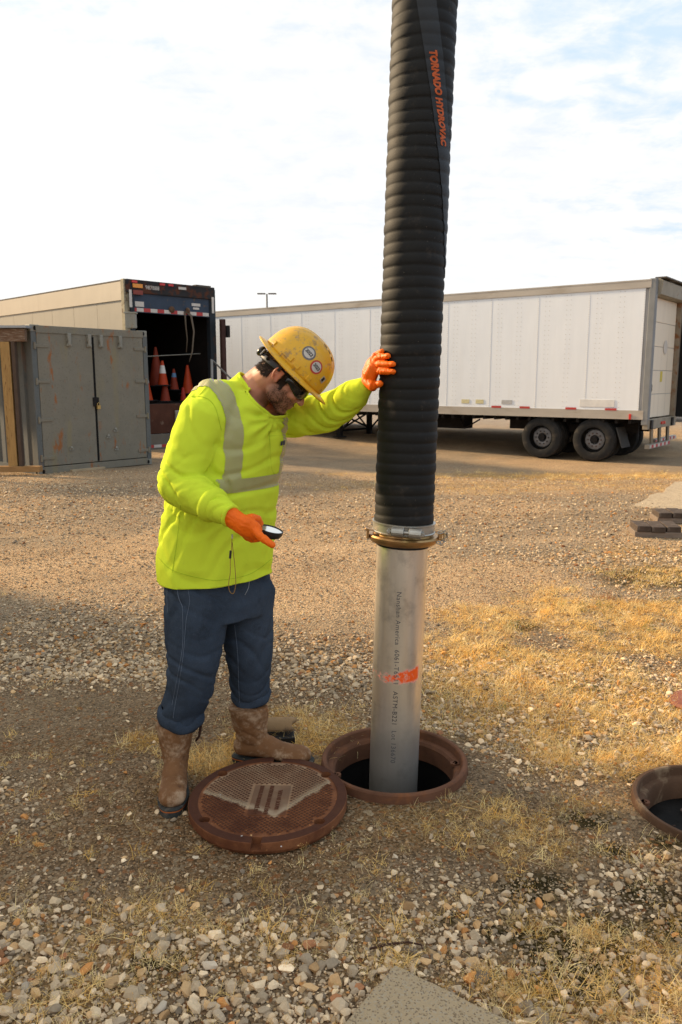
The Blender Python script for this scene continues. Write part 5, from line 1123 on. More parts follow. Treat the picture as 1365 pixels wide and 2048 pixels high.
# folded cuff of the near sleeve
dR = (WRR - ELR).normalized(); mb = MB(); c0 = WRR - dR * .075
mb.tube([c0 - dR * .012, c0 + dR * .0, c0 + dR * .03, c0 + dR * .035], [.056, .069, .061, .045], 28, False); fm = mb.mesh('f', True); put('sleeve_fold', fm, m_shirt, shirt).modifiers.new('s', 'SUBSURF').levels = 1
seam = M('seam_thread', (.36, .50, .02), .8)
def seamline(pts, mat=None, r_=.0012, parent=None, bv=None, off=.001):
    bv = bv or bvh_s; r_ = r_ * .62; out = []
    out = curve(pts, 10); cam_l = Vector((0, 0, CAM_H)) - PO; q = []
    for p in out:
        d = (p - cam_l).normalized(); h = bv.ray_cast(cam_l, d)
        if h[0]: q.append(h[0] + h[1] * off)
    if len(q) > 3: put('seam', MB().tube(q, r_, 5, False), mat or seam, parent or shirt, smooth=True)
seamline([L(400, 790, 2.8), L(418, 770, 2.85), L(440, 752, 2.9)]); seamline([L(352, 825, 2.8), L(365, 800, 2.8), L(400, 793, 2.8), L(428, 810, 2.8), L(443, 860, 2.8)])
seamline([L(362, 1010, 2.8), L(355, 1080, 2.8), L(345, 1145, 2.8)]); 
seamline([L(318, 1115, 2.8), L(345, 1140, 2.8), L(400, 1156, 2.8), L(440, 1160, 2.8), L(500, 1148, 2.8), L(543, 1118, 2.8)])
seamline([L(538, 864, 2.9), L(541, 900, 2.9), L(543, 935, 2.9), L(551, 950, 2.9), L(560, 951, 2.9)])
seamline([L(537, 863, 2.9), L(565, 862, 2.9)]); seamline([L(538, 872, 2.9), L(565, 871, 2.9)])

# ---- jeans
HIP = L(435, 1150, 3.03)
HR, KR, AR = L(400, 1190, 2.94), L(390, 1325, 2.89), L(366, 1430, 2.92)
HL, KL, AL = L(489, 1190, 3.10), L(499, 1315, 3.09), L(502, 1393, 3.12)
mb = MB(); vs = []; n = 36; rows = [(1130, 431, .185, .165), (1165, 432, .205, .18), (1195, 434, .212, .188), (1225, 436, .205, .18)]
for (py, px, a_, b_) in rows:
    c = L(px, py, 3.03)
    for j in range(n): t = 2 * PI * j / n; vs.append(c + RA * (a_ * math.cos(t)) + FA * (b_ * math.sin(t)))
fs = [(i * n + j, i * n + (j + 1) % n, (i + 1) * n + (j + 1) % n, (i + 1) * n + j) for i in range(len(rows) - 1) for j in range(n)] + [tuple(range(n)), tuple(reversed(range((len(rows) - 1) * n, len(rows) * n)))]
mb.add(vs, fs)
mb.rtube([HR + Vector((0, 0, .02)), HR.lerp(KR, .45), KR, KR.lerp(AR, .5) + Vector((.008, 0, 0)), AR + Vector((0, 0, .03)), AR + Vector((0, 0, -.005))], [.134, .122, .100, .090, .083, .077], 28)
mb.rtube([HL + Vector((0, 0, .02)), HL.lerp(KL, .45), KL, KL.lerp(AL, .5), AL + Vector((0, 0, .02)), AL], [.128, .112, .096, .086, .080, .072], 28)
jn = remesh(mb, .0068, 9, .5); V = own(jn); Nn = nrm(jn)
d1, t1 = seg_d(V, HR, AR); d2, t2 = seg_d(V, HL, AL); rightleg = d1 < d2; tl = np.where(rightleg, t1, t2); zz = V[:, 2]
legm = sstep(.80, .66, zz)
disp = np.zeros(len(V)); an = np.arctan2(V[:, 1] - np.where(rightleg, -.07, .09), V[:, 0] - np.where(rightleg, KR.x, KL.x))
disp += sstep(.5, .30, zz) * .010 * ridge(zz * 13 + .55 * np.sin(an * 1 + np.where(rightleg, 0, 2)) + nv(V, (5, 5, 5), 31) * 1.1) * (.6 + .4 * np.cos(an * 2))
disp += np.exp(-((zz - .52) / .08) ** 2) * .009 * ridge(zz * 11 + .6 * np.cos(an) + nv(V, (5, 5, 5), 33) * 1.2) * .8
disp += np.exp(-((zz - .82) / .08) ** 2) * .008 * ridge(zz * 8 + V[:, 0] * 9 + nv(V, (4, 4, 4), 35)) + .008 * nv(V, (5, 5, 2.5), 36) + .003 * nv(V, (22, 22, 22), 37)
disp += .008 * ridge(V[:, 0] * 8 - zz * 3.5 + nv(V, (3, 3, 2), 41) * 2.2) * sstep(.25, .5, zz) * sstep(.85, .7, zz)
V = V + Nn * disp[:, None]; setv(jn, V)
def denim():
    m = bpy.data.materials.new('blue_denim'); m.use_nodes = True; t = NT(m.node_tree); m.node_tree.nodes.clear(); oc = t.n('ShaderNodeTexCoord').outputs['Object']
    c = t.mix(t.noise(oc, 4, 5, .6), (.016, .024, .036), (.075, .096, .130)); c = t.mix(t.math('MULTIPLY', t.ramp(t.noise(oc, 9, 7, .75), .50, .72), .6), c, (.022, .025, .027))
    c = t.mix(t.math('MULTIPLY', t.ramp(t.noise(t.vec(oc, (1, 1, .5)), 320, 3, .8), .5, .75), .35), c, (.10, .125, .17))
    c = t.mix(t.math('MULTIPLY', t.ramp(t.noise(oc, 14, 6, .75), .60, .74), .5), c, (.018, .018, .02))
    b = t.n('ShaderNodeBsdfPrincipled', {'Base Color': c, 'Roughness': .9, 'Specular IOR Level': .0, 'Normal': t.bump(t.math('ADD', t.noise(oc, 350, 2), t.math('MULTIPLY', t.noise(oc, 18, 5, .65), 3.0)), .28, .004)}); t.n('ShaderNodeOutputMaterial', {0: b.outputs[0]}); return m
m_den = denim(); jeans = put('jeans', jn, m_den, person); bvh_j = BVHTree.FromObject(jeans, bpy.context.evaluated_depsgraph_get())
m_st = M('stitch_blue', (.14, .17, .22), .8)
def turnup(c, ax_, r1, h, tilt, seed):
    mb = MB(); vs = []; fs = []; n = 40; m_ = 9
    for i in range(m_):
        t = i / (m_ - 1); rr = r1 + .006 * math.sin(PI * min(t * 1.15, 1)) ; z = h * (t - .5)
        if i == m_ - 1: rr = r1 - .012
        if i == 0: rr = r1 - .014
        for j in range(n):
            a_ = 2 * PI * j / n; wv = .005 * math.sin(a_ * 2 + seed) + .004 * math.sin(a_ * 5 + seed * 2 + t * 2); vs.append(c + Vector(((rr + wv) * math.cos(a_), (rr + wv) * math.sin(a_), z + tilt[0] * math.cos(a_) * rr + tilt[1] * math.sin(a_) * rr + .006 * math.sin(a_ * 2 + seed))))
    for i in range(m_ - 1):
        for j in range(n): fs.append((i * n + j, i * n + (j + 1) % n, (i + 1) * n + (j + 1) % n, (i + 1) * n + j))
    mb.add(vs, fs); o = put('turn_up', mb, m_den, jeans, smooth=True); s_ = o.modifiers.new('s', 'SOLIDIFY'); s_.thickness = .006; return o
turnup(AR + Vector((-.005, 0, .004)), None, .081, .060, (-.10, .25), 1.0); turnup(AL + Vector((.002, 0, .006)), None, .076, .046, (.06, .15), 2.5)
for pts in ([(372, 1165), (380, 1200), (373, 1240), (368, 1300), (360, 1360), (350, 1415), (347, 1436)], [(366, 1215), (366, 1290), (356, 1350), (345, 1410)], [(470, 1250), (476, 1310), (478, 1370), (480, 1405)], [(338, 1150), (335, 1190), (336, 1225)]): seamline([L(a, b, 2.85) for a, b in pts], m_st, .0016, jeans, bvh_j)
seamline([L(355, 1158, 2.85), L(357, 1190, 2.85), L(366, 1215, 2.85)], m_st, .0025, jeans, bvh_j); seamline([L(355, 1160, 2.85), L(385, 1165, 2.85)], m_st, .002, jeans, bvh_j)
seamline([L(499, 1158, 2.9), L(497, 1175, 2.9), L(490, 1190, 2.9)], M('fly_white', (.3, .32, .34), .8), .002, jeans, bvh_j)

# ---- boots
def leather():
    m = bpy.data.materials.new('brown_boot_leather'); m.use_nodes = True; t = NT(m.node_tree); m.node_tree.nodes.clear(); oc = t.n('ShaderNodeTexCoord').outputs['Object']
    c = t.mix(t.noise(oc, 12, 6, .65), (.100, .043, .017), (.27, .130, .055)); c = t.mix(t.math('MULTIPLY', t.ramp(t.noise(oc, 16, 6, .7), .46, .64), .75), c, (.42, .29, .18)); c = t.mix(t.math('MULTIPLY', t.ramp(t.noise(t.vec(oc, loc=(4, 2, 1)), 11, 6, .7), .56, .70), .6), c, (.045, .022, .013))
    b = t.n('ShaderNodeBsdfPrincipled', {'Base Color': c, 'Roughness': .72, 'Specular IOR Level': .15, 'Normal': t.bump(t.noise(oc, 60, 6, .65), .3, .004)}); t.n('ShaderNodeOutputMaterial', {0: b.outputs[0]}); return m
m_boot = leather(); m_sole = M('grey_sole', (.045, .048, .045), .75, 0, .3, 20, .3, 60, (.12, .10, .08), (.55, .7), 15); m_or = M('orange_welt', (.45, .12, .03), .7)
def boot(name, pos, az, top_off, lab):
    b = bpy.data.objects.new('boot', None); C.objects.link(b); b.parent = person; b.location = pos - PO; e = frame(az); b.rotation_euler = (0, 0, math.atan2(e.y, e.x)); b['label'] = lab; b.scale = (1.10, 1.08, 1.10)
    # local: +x toe, origin under the ankle on the ground
    mb = MB(); tx, ty = top_off; n = 26
    secs = [(.235, .076, .070, 0), (.20, .073, .066, 0), (.16, .066, .058, 0), (.125, .060, .050, .004), (.10, .060, .047, .012)]
    vs = []
    for i, (z, a_, b_, o_) in enumerate(secs):
        k = (z - .10) / .135
        for j in range(n): t = 2 * PI * j / n; vs.append((o_ - .012 + tx * k + a_ * math.cos(t), ty * k + b_ * math.sin(t), z))
    fs = [(i * n + j, (i + 1) * n + j, (i + 1) * n + (j + 1) % n, i * n + (j + 1) % n) for i in range(len(secs) - 1) for j in range(n)] + [tuple(range(n)), tuple(reversed(range((len(secs) - 1) * n, len(secs) * n)))]
    mb.add(vs, fs)
    mb.tube([(-.078, 0, .075), (-.066, 0, .074), (-.03, 0, .076), (.02, 0, .080), (.06, 0, .072), (.10, 0, .060), (.14, 0, .055), (.18, 0, .053), (.205, 0, .050), (.222, 0, .047)], [.018, .036, .044, .048, .043, .034, .032, .031, .026, .012], 24, True, asp=[1, .95, .9, .9, 1.05, 1.4, 1.55, 1.6, 1.6, 1.5], up=(0, 0, 1))
    me = remesh(mb, .005, 8, .5); V = own(me); Nn = nrm(me); V[:, 2] = np.maximum(V[:, 2], .026)
    d = np.exp(-((V[:, 2] - .135) / .03) ** 2) * .0055 * ridge(V[:, 2] * 28 + V[:, 0] * 6 + nv(V, (14, 14, 14), 50) * 1.2) + .003 * nv(V, (18, 18, 18), 51) + (V[:, 2] > .16) * .0012 * np.sin(V[:, 1] * 260 + np.sin(V[:, 2] * 60) * 3)
    d += np.exp(-((V[:, 0] - .115) / .02) ** 2) * (V[:, 2] < .12) * .002 * ridge(V[:, 0] * 70)
    V += Nn * d[:, None]; V[:, 2] = np.maximum(V[:, 2], .026); setv(me, V); put('boot_upper', me, m_boot, b)
    out = []
    for j in range(36):
        t = 2 * PI * j / 36; x = math.cos(t); y = math.sin(t); xx = .072 + .160 * math.copysign(abs(x) ** .75, x); ww = .040 + .014 * sstep(.02, .14, xx) ; ww = float(ww); out.append((xx, ww * math.copysign(abs(y) ** .7, y)))
    put('sole', MB().prism(out, .0, .022), m_sole, b, bevel=.003); put('welt', MB().prism([(x * 1.004, y * 1.02) for x, y in out], .0225, .0265), m_or, b)
    put('midsole', MB().prism([(x * 1.01, y * 1.05) for x, y in out], .027, .033), m_sole, b, bevel=.001)
    put('heel', MB().prism([(x, y * .96) for x, y in out if x < .0], -.004, .010), m_sole, b)
    return b
gR = G(352, 1567); boot('boot', Vector((gR.x + .006, 2.905, 0)), 173, (-.01, .0), 'brown leather boot pointing toward the camera')
boot('boot', Vector((-.366, 3.075, 0)), 99, (-.008, .0), 'brown leather boot pointing right beside the cover')
mb = MB(); put('pull_strap', MB().tube([L(395, 1440, 2.93), L(402, 1452, 2.93), L(399, 1472, 2.93), L(392, 1482, 2.93)], [.004, .006, .005, .004], 8, asp=.4), M('dark_leather', (.05, .022, .014), .7), jeans, smooth=True)

# ---- head, neck and body core (one continuous skin mesh)
H0 = L(572, 752, 3.0); hf = Vector((.70, -.05, -.715)).normalized(); hu = Vector((.715, -.02, .70)); hu = (hu - hf * hu.dot(hf)).normalized(); hr_ = hf.cross(hu) * 1.0
if hr_.y > 0: hr_ = -hr_
HB = Matrix(((hf.x, hr_.x, hu.x), (hf.y, hr_.y, hu.y), (hf.z, hr_.z, hu.z)))
def hp(f, r, u): return H0 + hf * f + hr_ * r + hu * u
mb = MB()
mb.ell(hp(-.010, 0, .030), (.100, .078, .100), HB); mb.ell(hp(.030, 0, -.035), (.062, .062, .078), HB); mb.ell(hp(.055, 0, -.062), (.044, .048, .052), HB); mb.ell(hp(.074, 0, -.100), (.024, .028, .020), HB)
mb.ell(hp(.02, .045, -.068), (.040, .020, .034), HB); mb.ell(hp(.02, -.045, -.068), (.040, .020, .034), HB)
mb.rtube([hp(.088, 0, .010), hp(.100, 0, -.012), hp(.112, 0, -.030)], [.010, .011, .0135], 12); mb.ell(hp(.104, .010, -.034), (.012, .009, .008), HB); mb.ell(hp(.104, -.010, -.034), (.012, .009, .008), HB)
mb.rtube([hp(.082, -.03, .016), hp(.088, 0, .018), hp(.082, .03, .016)], .009, 10)
mb.ell(hp(.094, 0, -.062), (.009, .021, .0065), HB); mb.ell(hp(.092, 0, -.074), (.009, .019, .007), HB)
mb.ell(hp(.072, .036, -.03), (.020, .020, .018), HB); mb.ell(hp(.072, -.036, -.03), (.020, .020, .018), HB)
mb.rtube([hp(-.030, 0, -.035), L(528, 765, 3.03), L(503, 788, 3.04), L(485, 820, 3.03)], [.070, .070, .076, .085], 20, asp=.9)
for s_ in (1, -1):   # ears
    ring = [hp(-.012 + .017 * math.cos(a_), s_ * (.083 + .006 * (math.cos(a_) < 0)), -.008 + .032 * math.sin(a_)) for a_ in np.linspace(-2.2, 2.6, 15)]; ring = [hp(-.014 - .019 * math.cos(a_), s_ * (.080 + .010 * max(0, math.cos(a_))), -.004 + .031 * math.sin(a_)) for a_ in np.linspace(-1.9, 2.3, 15)]
    mb.rtube(ring, .0052, 10); mb.ell(hp(-.010, s_ * .077, -.006), (.014, .006, .026), HB); mb.ell(hp(-.006, s_ * .079, -.034), (.008, .006, .009), HB)
# arms, trunk and legs under the clothes keep the body one figure
mb.rtube([L(480, 830, 3.03), L(455, 950, 3.03), L(436, 1120, 3.03)], [.10, .12, .13], 16)
mb.rtube([L(470, 825, 3.03), SHR, SHR.lerp(ELR, .5), ELR], [.06, .058, .05, .042], 14); mb.rtube([ELR, ELR.lerp(WRR, .4), WRR, WRR + dR * .02], [.042, .042, .023, .020], 14)
mb.rtube([L(500, 825, 3.07), SHL, SHL.lerp(ELL, .5), ELL], [.06, .058, .05, .042], 14); dL = (WRL - ELL).normalized(); mb.rtube([ELL, ELL.lerp(WRL, .4), WRL, WRL + dL * .02], [.042, .044, .028, .026], 14)
mb.rtube([L(436, 1110, 3.03), HR, KR, AR + Vector((0, 0, -.02))], [.11, .085, .06, .05], 14); mb.rtube([L(436, 1110, 3.03), HL, KL, AL + Vector((0, 0, -.02))], [.11, .085, .06, .05], 14)
body = remesh(mb, .0042, 5, .5); V = own(body)
HBn = np.array(HB); loc = (V - np.array(H0)) @ HBn   # f, r, u
f_, r_, u_ = loc.T
beard = sstep(-.018, -.05, u_ - .25 * np.clip(f_ - .03, -1, 0) + .004 * np.sin(f_ * 90)) * sstep(-.03, .0, f_) * sstep(-.15, -.125, u_)
beard *= 1 - .85 * np.exp(-((f_ - .094) / .016) ** 2 - ((u_ + .067) / .010) ** 2 - (r_ / .024) ** 2)
beard *= 1 - .9 * np.exp(-((u_ + .030) / .017) ** 2) * (f_ > .055)
beard = np.maximum(beard, .9 * np.exp(-((u_ + .051) / .006) ** 2) * (f_ > .07) * (np.abs(r_) < .028))
beard = np.maximum(beard, sstep(.02, .0, f_ - .02) * sstep(-.005, .01, f_) * (u_ < .03) * (u_ > -.06) * (np.abs(r_) > .05) * (np.linalg.norm(loc, axis=1) < .14))
beard *= (np.linalg.norm(loc, axis=1) < .16)
skin = np.array([.56, .28, .165]); red = np.array([.55, .20, .12]); hairc = np.array([.060, .036, .022])
nn = nv(V, (60, 60, 60), 3); n2_ = nv(V, (14, 14, 14), 4)
col = skin[None] * np.ones((len(V), 1)); wr = np.clip(.35 + .35 * n2_ + .5 * (np.abs(r_) > .072) * (np.abs(f_) < .04), 0, 1)[:, None]; col = col * (1 - wr) + red * wr
bw = np.clip(beard * (.62 + .35 * nn), 0, .52)[:, None]; col = col * (1 - bw) + hairc * bw
lip = np.exp(-((f_ - .094) / .014) ** 2 - ((u_ + .068) / .008) ** 2 - (r_ / .021) ** 2)[:, None]; col = col * (1 - lip * .6) + np.array([.32, .09, .06]) * lip * .6
ca = body.color_attributes.new('skin', 'FLOAT_COLOR', 'POINT'); ca.data.foreach_set('color', np.concatenate([col, np.ones((len(V), 1))], 1).ravel().astype('f4'))
ms = bpy.data.materials.new('skin'); ms.use_nodes = True; t = NT(ms.node_tree); ms.node_tree.nodes.clear(); oc = t.n('ShaderNodeTexCoord').outputs['Object']
b = t.n('ShaderNodeBsdfPrincipled', {'Base Color': t.n('ShaderNodeAttribute', attribute_name='skin').outputs['Color'], 'Roughness': .5, 'Subsurface Weight': .12, 'Subsurface Radius': (.01, .004, .002), 'Specular IOR Level': .35, 'Normal': t.bump(t.noise(oc, 220, 4), .12, .002)}); t.n('ShaderNodeOutputMaterial', {0: b.outputs[0]})
bodyo = put('body', body, ms, person)
bvh_b = BVHTree.FromObject(bodyo, bpy.context.evaluated_depsgraph_get())
# hair: strands rooted on the skull and jaw
def strands(name, mat, n, test, length, wdt, grow, seed, parent):
    rg = random.Random(seed); vs = []; fs = []; k = 0; tries = 0
    while k < n and tries < n * 30:
        tries += 1; d = Vector((rg.gauss(0, 1), rg.gauss(0, 1), rg.gauss(0, 1))).normalized(); h = bvh_b.ray_cast(H0 + hf * .0 + d * .35 + hu * -.02, -d)
        if not h[0]: continue
        q = h[0] - H0; a_, b_, c_ = q.dot(hf), q.dot(hr_), q.dot(hu)
        if rg.random() > test(a_, b_, c_): continue
        n_ = h[1]; g_ = (n_ * .35 + grow(a_, b_, c_) + Vector((rg.gauss(0, .25), rg.gauss(0, .25), rg.gauss(0, .25)))).normalized(); s_ = g_.cross(n_).normalized() * wdt; l_ = length * rg.uniform(.6, 1.2); o = len(vs); p = h[0]
        vs += [p - s_, p + s_, p + g_ * l_ * .6 + n_ * .0008 + s_ * .7, p + g_ * l_ * .6 + n_ * .0008 - s_ * .7, p + g_ * l_]; fs += [(o, o + 1, o + 2, o + 3), (o + 3, o + 2, o + 4)]; k += 1
    return put(name, MB().add(vs, fs), mat, parent, kind='stuff')
mh = M('dark_brown_hair', (.042, .026, .017), .6, 0, .2, 30); mbd = M('brown_stubble', (.10, .055, .030), .7, 0, .25, 30)
def hair_t(a, b, c): return 1.0 if (c > -.052 + .35 * max(0, a + .06) and a < .035 and (a < -.040 or c > .028) or (abs(b) > .06 and .0 < a < .028 and -.045 < c < .05)) and c < .09 and (c > -.06) else 0
strands('hair', mh, 5200, hair_t, .014, .0011, lambda a, b, c: -hu * .9 - hf * .3, 3, person)
def beard_t(a, b, c):
    if a < .0 or c > -.02 or c < -.135: return 0
    v = max(0, min(1, (-c - .03 + .25 * min(0, a - .03)) / .03)); 
    if a > .08 and -.080 < c < -.060 and abs(b) < .022: v = 0
    if a > .06 and c > -.044: v = 0
    return v * .9
strands('beard', mbd, 1300, beard_t, .0055, .0007, lambda a, b, c: -hu * .8 + hf * .15, 5, person)

# ---- hard hat
def hat_mat():
    m = bpy.data.materials.new('scuffed_yellow_plastic'); m.use_nodes = True; t = NT(m.node_tree); m.node_tree.nodes.clear(); oc = t.n('ShaderNodeTexCoord').outputs['Object']
    c = t.mix(t.noise(oc, 10, 5, .6), (.66, .335, .012), (.82, .46, .03)); c = t.mix(t.math('MULTIPLY', t.ramp(t.noise(oc, 24, 8, .8), .52, .62), .8), c, (.30, .19, .085)); c = t.mix(t.math('MULTIPLY', t.ramp(t.noise(t.vec(oc, (1, 1, 1), (3, 3, 3)), 42, 8, .8), .58, .66), .7), c, (.42, .36, .28)); c = t.mix(t.math('MULTIPLY', t.ramp(t.noise(oc, 130, 3, .7), .66, .72), .7), c, (.12, .07, .03))
    b = t.n('ShaderNodeBsdfPrincipled', {'Base Color': c, 'Roughness': .42, 'Specular IOR Level': .4, 'Normal': t.bump(t.noise(oc, 80, 5, .7), .12, .002)}); t.n('ShaderNodeOutputMaterial', {0: b.outputs[0]}); return m
m_hat = hat_mat(); hat = bpy.data.objects.new('hard_hat', None); C.objects.link(hat); hat.parent = person
hat.matrix_local = basis(hf, hr_, hu, H0 + hu * .043)
AF, AR_, AH = .140, .116, .145
def dome(ph, t):   # t 0 rim .. 1 apex
    s_ = math.cos(t * PI / 2) ** .80; h = math.sin(t * PI / 2) ** .92
    x = AF * s_ * math.cos(ph); y = AR_ * s_ * math.sin(ph)
    ridge_ = .0055 * math.exp(-(y / .017) ** 2) * sstep(.05, .3, t) + .003 * math.exp(-((abs(y) - .034) / .008) ** 2) * sstep(.2, .4, t)
    z = AH * h + float(ridge_)
    return Vector((x * (1 + float(ridge_) * 2), y, z))
vs = []; fs = []; n = 96; m_ = 30
for i in range(m_ + 1):
    for j in range(n): vs.append(dome(2 * PI * j / n, i / m_ * .995))
brim = []
for k, (ex, dz) in enumerate(((.0, .0), (.012, -.002), (.030, -.005), (.033, -.008), (.030, -.011), (.008, -.008), (-.004, -.004))):
    for j in range(n):
        ph = 2 * PI * j / n; c_, s_ = math.cos(ph), math.sin(ph); e_ = ex * (1 + .25 * max(0, c_) ** 4) * (.62 + .38 * abs(c_)) if ex > 0 else ex
        brim.append(Vector(((AF + e_) * c_, (AR_ + e_) * s_, dz - .010 * abs(s_) ** 2 * (ex / .033 if ex > 0 else 0) - .004 * (c_ > .7) * (c_ - .7) * ex / .033 * 3)))
for i in range(m_):
    for j in range(n): fs.append((i * n + j, i * n + (j + 1) % n, (i + 1) * n + (j + 1) % n, (i + 1) * n + j))
fs.append(tuple(m_ * n + j for j in range(n))); mb = MB(); mb.add(vs, fs); mb2 = MB(); bf = [(k * n + j, (k + 1) * n + j, (k + 1) * n + (j + 1) % n, k * n + (j + 1) % n) for k in range(6) for j in range(n)]
o = put('shell', mb, m_hat, hat, smooth=True); s_ = o.modifiers.new('s', 'SOLIDIFY'); s_.thickness = .003; s_.offset = -1
put('brim', MB().add(brim, bf), m_hat, hat, smooth=True)
from mathutils import Vector as _V
dg = bpy.context.evaluated_depsgraph_get(); dvs = [v for v in vs]; bvh_h = BVHTree.FromPolygons(dvs, fs)
def on_dome(x, z):
    h = bvh_h.ray_cast(Vector((x, .4, z)), Vector((0, -1, 0))); return h[0], (h[1] if h[1].y > 0 else -h[1])
def sticker(x, z, r_, ringc, txt):
    p, nn_ = on_dome(x, z); ex = Vector((1, 0, 0)); ex = (ex - nn_ * ex.dot(nn_)).normalized(); ez = nn_.cross(ex)
    if ez.z < 0: ez = -ez
    def wrap(vv, off):
        out = []
        for q in vv:
            w_ = p + ex * q[0] + ez * q[1]; h = bvh_h.ray_cast(w_ + nn_ * .05, -nn_); out.append((h[0] + nn_ * off) if h[0] else w_ + nn_ * off)
        return out
    def disc(r0, r1, off, mat, nm):
        q = []; f2 = []; ks = 4; N_ = 28
        for i in range(ks + 1):
            rr = r0 + (r1 - r0) * i / ks
            for j in range(N_): q.append((rr * math.cos(2 * PI * j / N_), rr * math.sin(2 * PI * j / N_)))
        for i in range(ks):
            for j in range(N_): f2.append((i * N_ + j, (i + 1) * N_ + j, (i + 1) * N_ + (j + 1) % N_, i * N_ + (j + 1) % N_))
        return put(nm, MB().add(wrap(q, off), f2), mat, hat, smooth=True)
    d_ = disc(.0005, r_, .0012, ringc, 'sticker'); disc(.0005, r_ * .76, .0018, M('sticker_white', (.55, .50, .43), .5, 0, .15, 60, 0, 60, (.42, .28, .2), (.6, .7), 60), 'sticker_face')
    if txt: v_, f2 = text_geo(txt, r_ * .68, 0, .92, bold=.0004); put('sticker_year', MB().add(wrap(v_, .0026), f2), M('ink_black', (.02, .02, .02), .6), hat)
SRot = 0
sticker(.012, .083, .0265, M('sticker_grey_ring', (.16, .15, .14), .5, 0, .2, 40), '2022'); sticker(.066, .066, .0255, M('sticker_red_ring', (.50, .06, .04), .5, 0, .2, 40), '2023')
p, nn_ = on_dome(.112, .050); ex = (Vector((1, 0, 0)) - nn_ * nn_.x).normalized(); ez = nn_.cross(ex); Mx = basis(ex, ez, nn_, p + nn_ * .001)
put('square_label', MB().box((0, 0, 0), (.020, .024, .0015), Mx), M('label_pale', (.45, .38, .28), .6), hat); put('label_print', MB().box((-.002, 0, .0012), (.011, .016, .001), Mx), M('ink_black', (.02, .02, .02), .6), hat)
for x_, z_, w_, h_ in ((-.105, .018, .020, .016), (-.035, .022, .050, .020), (.012, .018, .028, .018), (.075, .016, .020, .020)):
    p, nn_ = on_dome(x_, z_); ex = (Vector((1, 0, 0)) - nn_ * nn_.x).normalized(); ez = nn_.cross(ex); put('accessory_slot', MB().box((0, 0, .001), (w_, h_, .009), basis(ex, ez, nn_, p)), m_hat, hat, bevel=.0025)
for k, x_ in enumerate((.030, .056, .080)):
    best = None
    for yy in np.linspace(.0, .1, 40):
        h = bvh_h.ray_cast(Vector((x_, .030, .4)), Vector((0, 0, -1))); best = h; break
    p, nn_ = best[0], best[1] if best[1].z > 0 else -best[1]; ex = (Vector((1, 0, 0)) - nn_ * nn_.x).normalized(); ez = nn_.cross(ex); put('vent_slot_shade', MB().box((0, 0, .0006), (.016, .0065, .002), basis(ex, ez, nn_, p)), m_black, hat)  # black block on the shell, painted shade in place of an open vent
# suspension strap and ratchet behind the head
m_st2 = M('dark_suspension', (.035, .037, .045), .5, 0, .2, 30); pts = [hp(-.115 * math.cos(a_) - .006, .092 * math.sin(a_), .012 - .020 * math.cos(a_)) for a_ in np.linspace(-1.45, 1.45, 17)]
put('suspension_band', MB().tube(pts, .011, 8, True, asp=.25, up=tuple(hu)), m_st2, person, smooth=True)
put('ratchet_knob', MB().ell(hp(-.129, .012, .000), (.014, .026, .021), HB, 16, 10), M('ratchet_black', (.012, .013, .013), .35), person, smooth=True)
put('ratchet_plate', MB().box((0, 0, 0), (.006, .055, .028), basis(hf, hr_, hu, hp(-.118, .02, .004))), M('pale_plastic', (.35, .35, .35), .5), person, bevel=.003)
put('strap_rivet', MB().ell(hp(-.083, .078, .002), (.007, .004, .007), HB, 12, 8), m_black, person, smooth=True)
# safety glasses
gl = MB(); vs = []; fs = []; nc_, nr2 = 22, 8
for i in range(nc_ + 1):
    a_ = R(-104 + 208 * i / nc_)
    for j in range(nr2 + 1):
        u_2 = .020 - .046 * j / nr2 * (.62 + .38 * min(1, abs(math.cos(a_)) * 1.5)) - .0; bulge = .005 * math.sin(PI * j / nr2); rr = .0785 + bulge
        vs.append(hp(.034 + rr * .90 * math.cos(a_), rr * math.sin(a_), u_2 + .002))
for i in range(nc_):
    for j in range(nr2): fs.append((i * (nr2 + 1) + j, i * (nr2 + 1) + j + 1, (i + 1) * (nr2 + 1) + j + 1, (i + 1) * (nr2 + 1) + j))
o = put('safety_glasses', MB().add(vs, fs), M('dark_lens', (.010, .011, .012), .12, 0, 0, spec=.6), person, smooth=True); s_ = o.modifiers.new('s', 'SOLIDIFY'); s_.thickness = .002
for s_ in (1, -1): put('glasses_arm', MB().tube([hp(.03, s_ * .083, .010), hp(-.02, s_ * .084, .014)], .004, 8, asp=.5), m_black, person)

# ---- gloves
m_gl = M('orange_nitrile', (1.0, .15, .004), .5, 0, .08, 20, .35, 55, None, bd=.004)
def glove(name, parts_, wr, folds_=True, lab=None):
    mb = MB()
    for pts, rr, *q in parts_: mb.rtube(pts, rr, 14, asp=(q[0] if q else None), up=(q[1] if len(q) > 1 else None))
    me = remesh(mb, .0027, 3, .4); V = own(me); Nn = nrm(me); V += Nn * (.0011 * nv(V, (70, 70, 70), 3) + .0012 * ridge(V[:, 0] * 60 + V[:, 2] * 40 + nv(V, (30, 30, 30), 5) * 2))[:, None]; setv(me, V); return put(name, me, m_gl, person, label=lab)
def hose_y(px, py, ins=.012):
    Yg = 2.95
    for _ in range(6):
        w = P(px, py, Yg); dx = w.x - axis(w.z); r_ = RH + .004 + ins; Yg = YH - math.sqrt(max(r_ * r_ - dx * dx, 1e-6)) if abs(dx) < r_ else YH
    return Yg
def LH(px, py, ins=.009): return L(px, py, hose_y(px, py, ins))
def px_h(x, y): return 700 + x / 12.41, 680 + y / 12.41
def F(tip, mid, root, r_, rooty=3.03):
    a = LH(*px_h(*tip)); m_2 = LH(*px_h(*mid)); return ([L(*px_h(*root), rooty), m_2.lerp(L(*px_h(*root), rooty), .35) + Vector((-.004, -.004, .002)), m_2, a], r_)
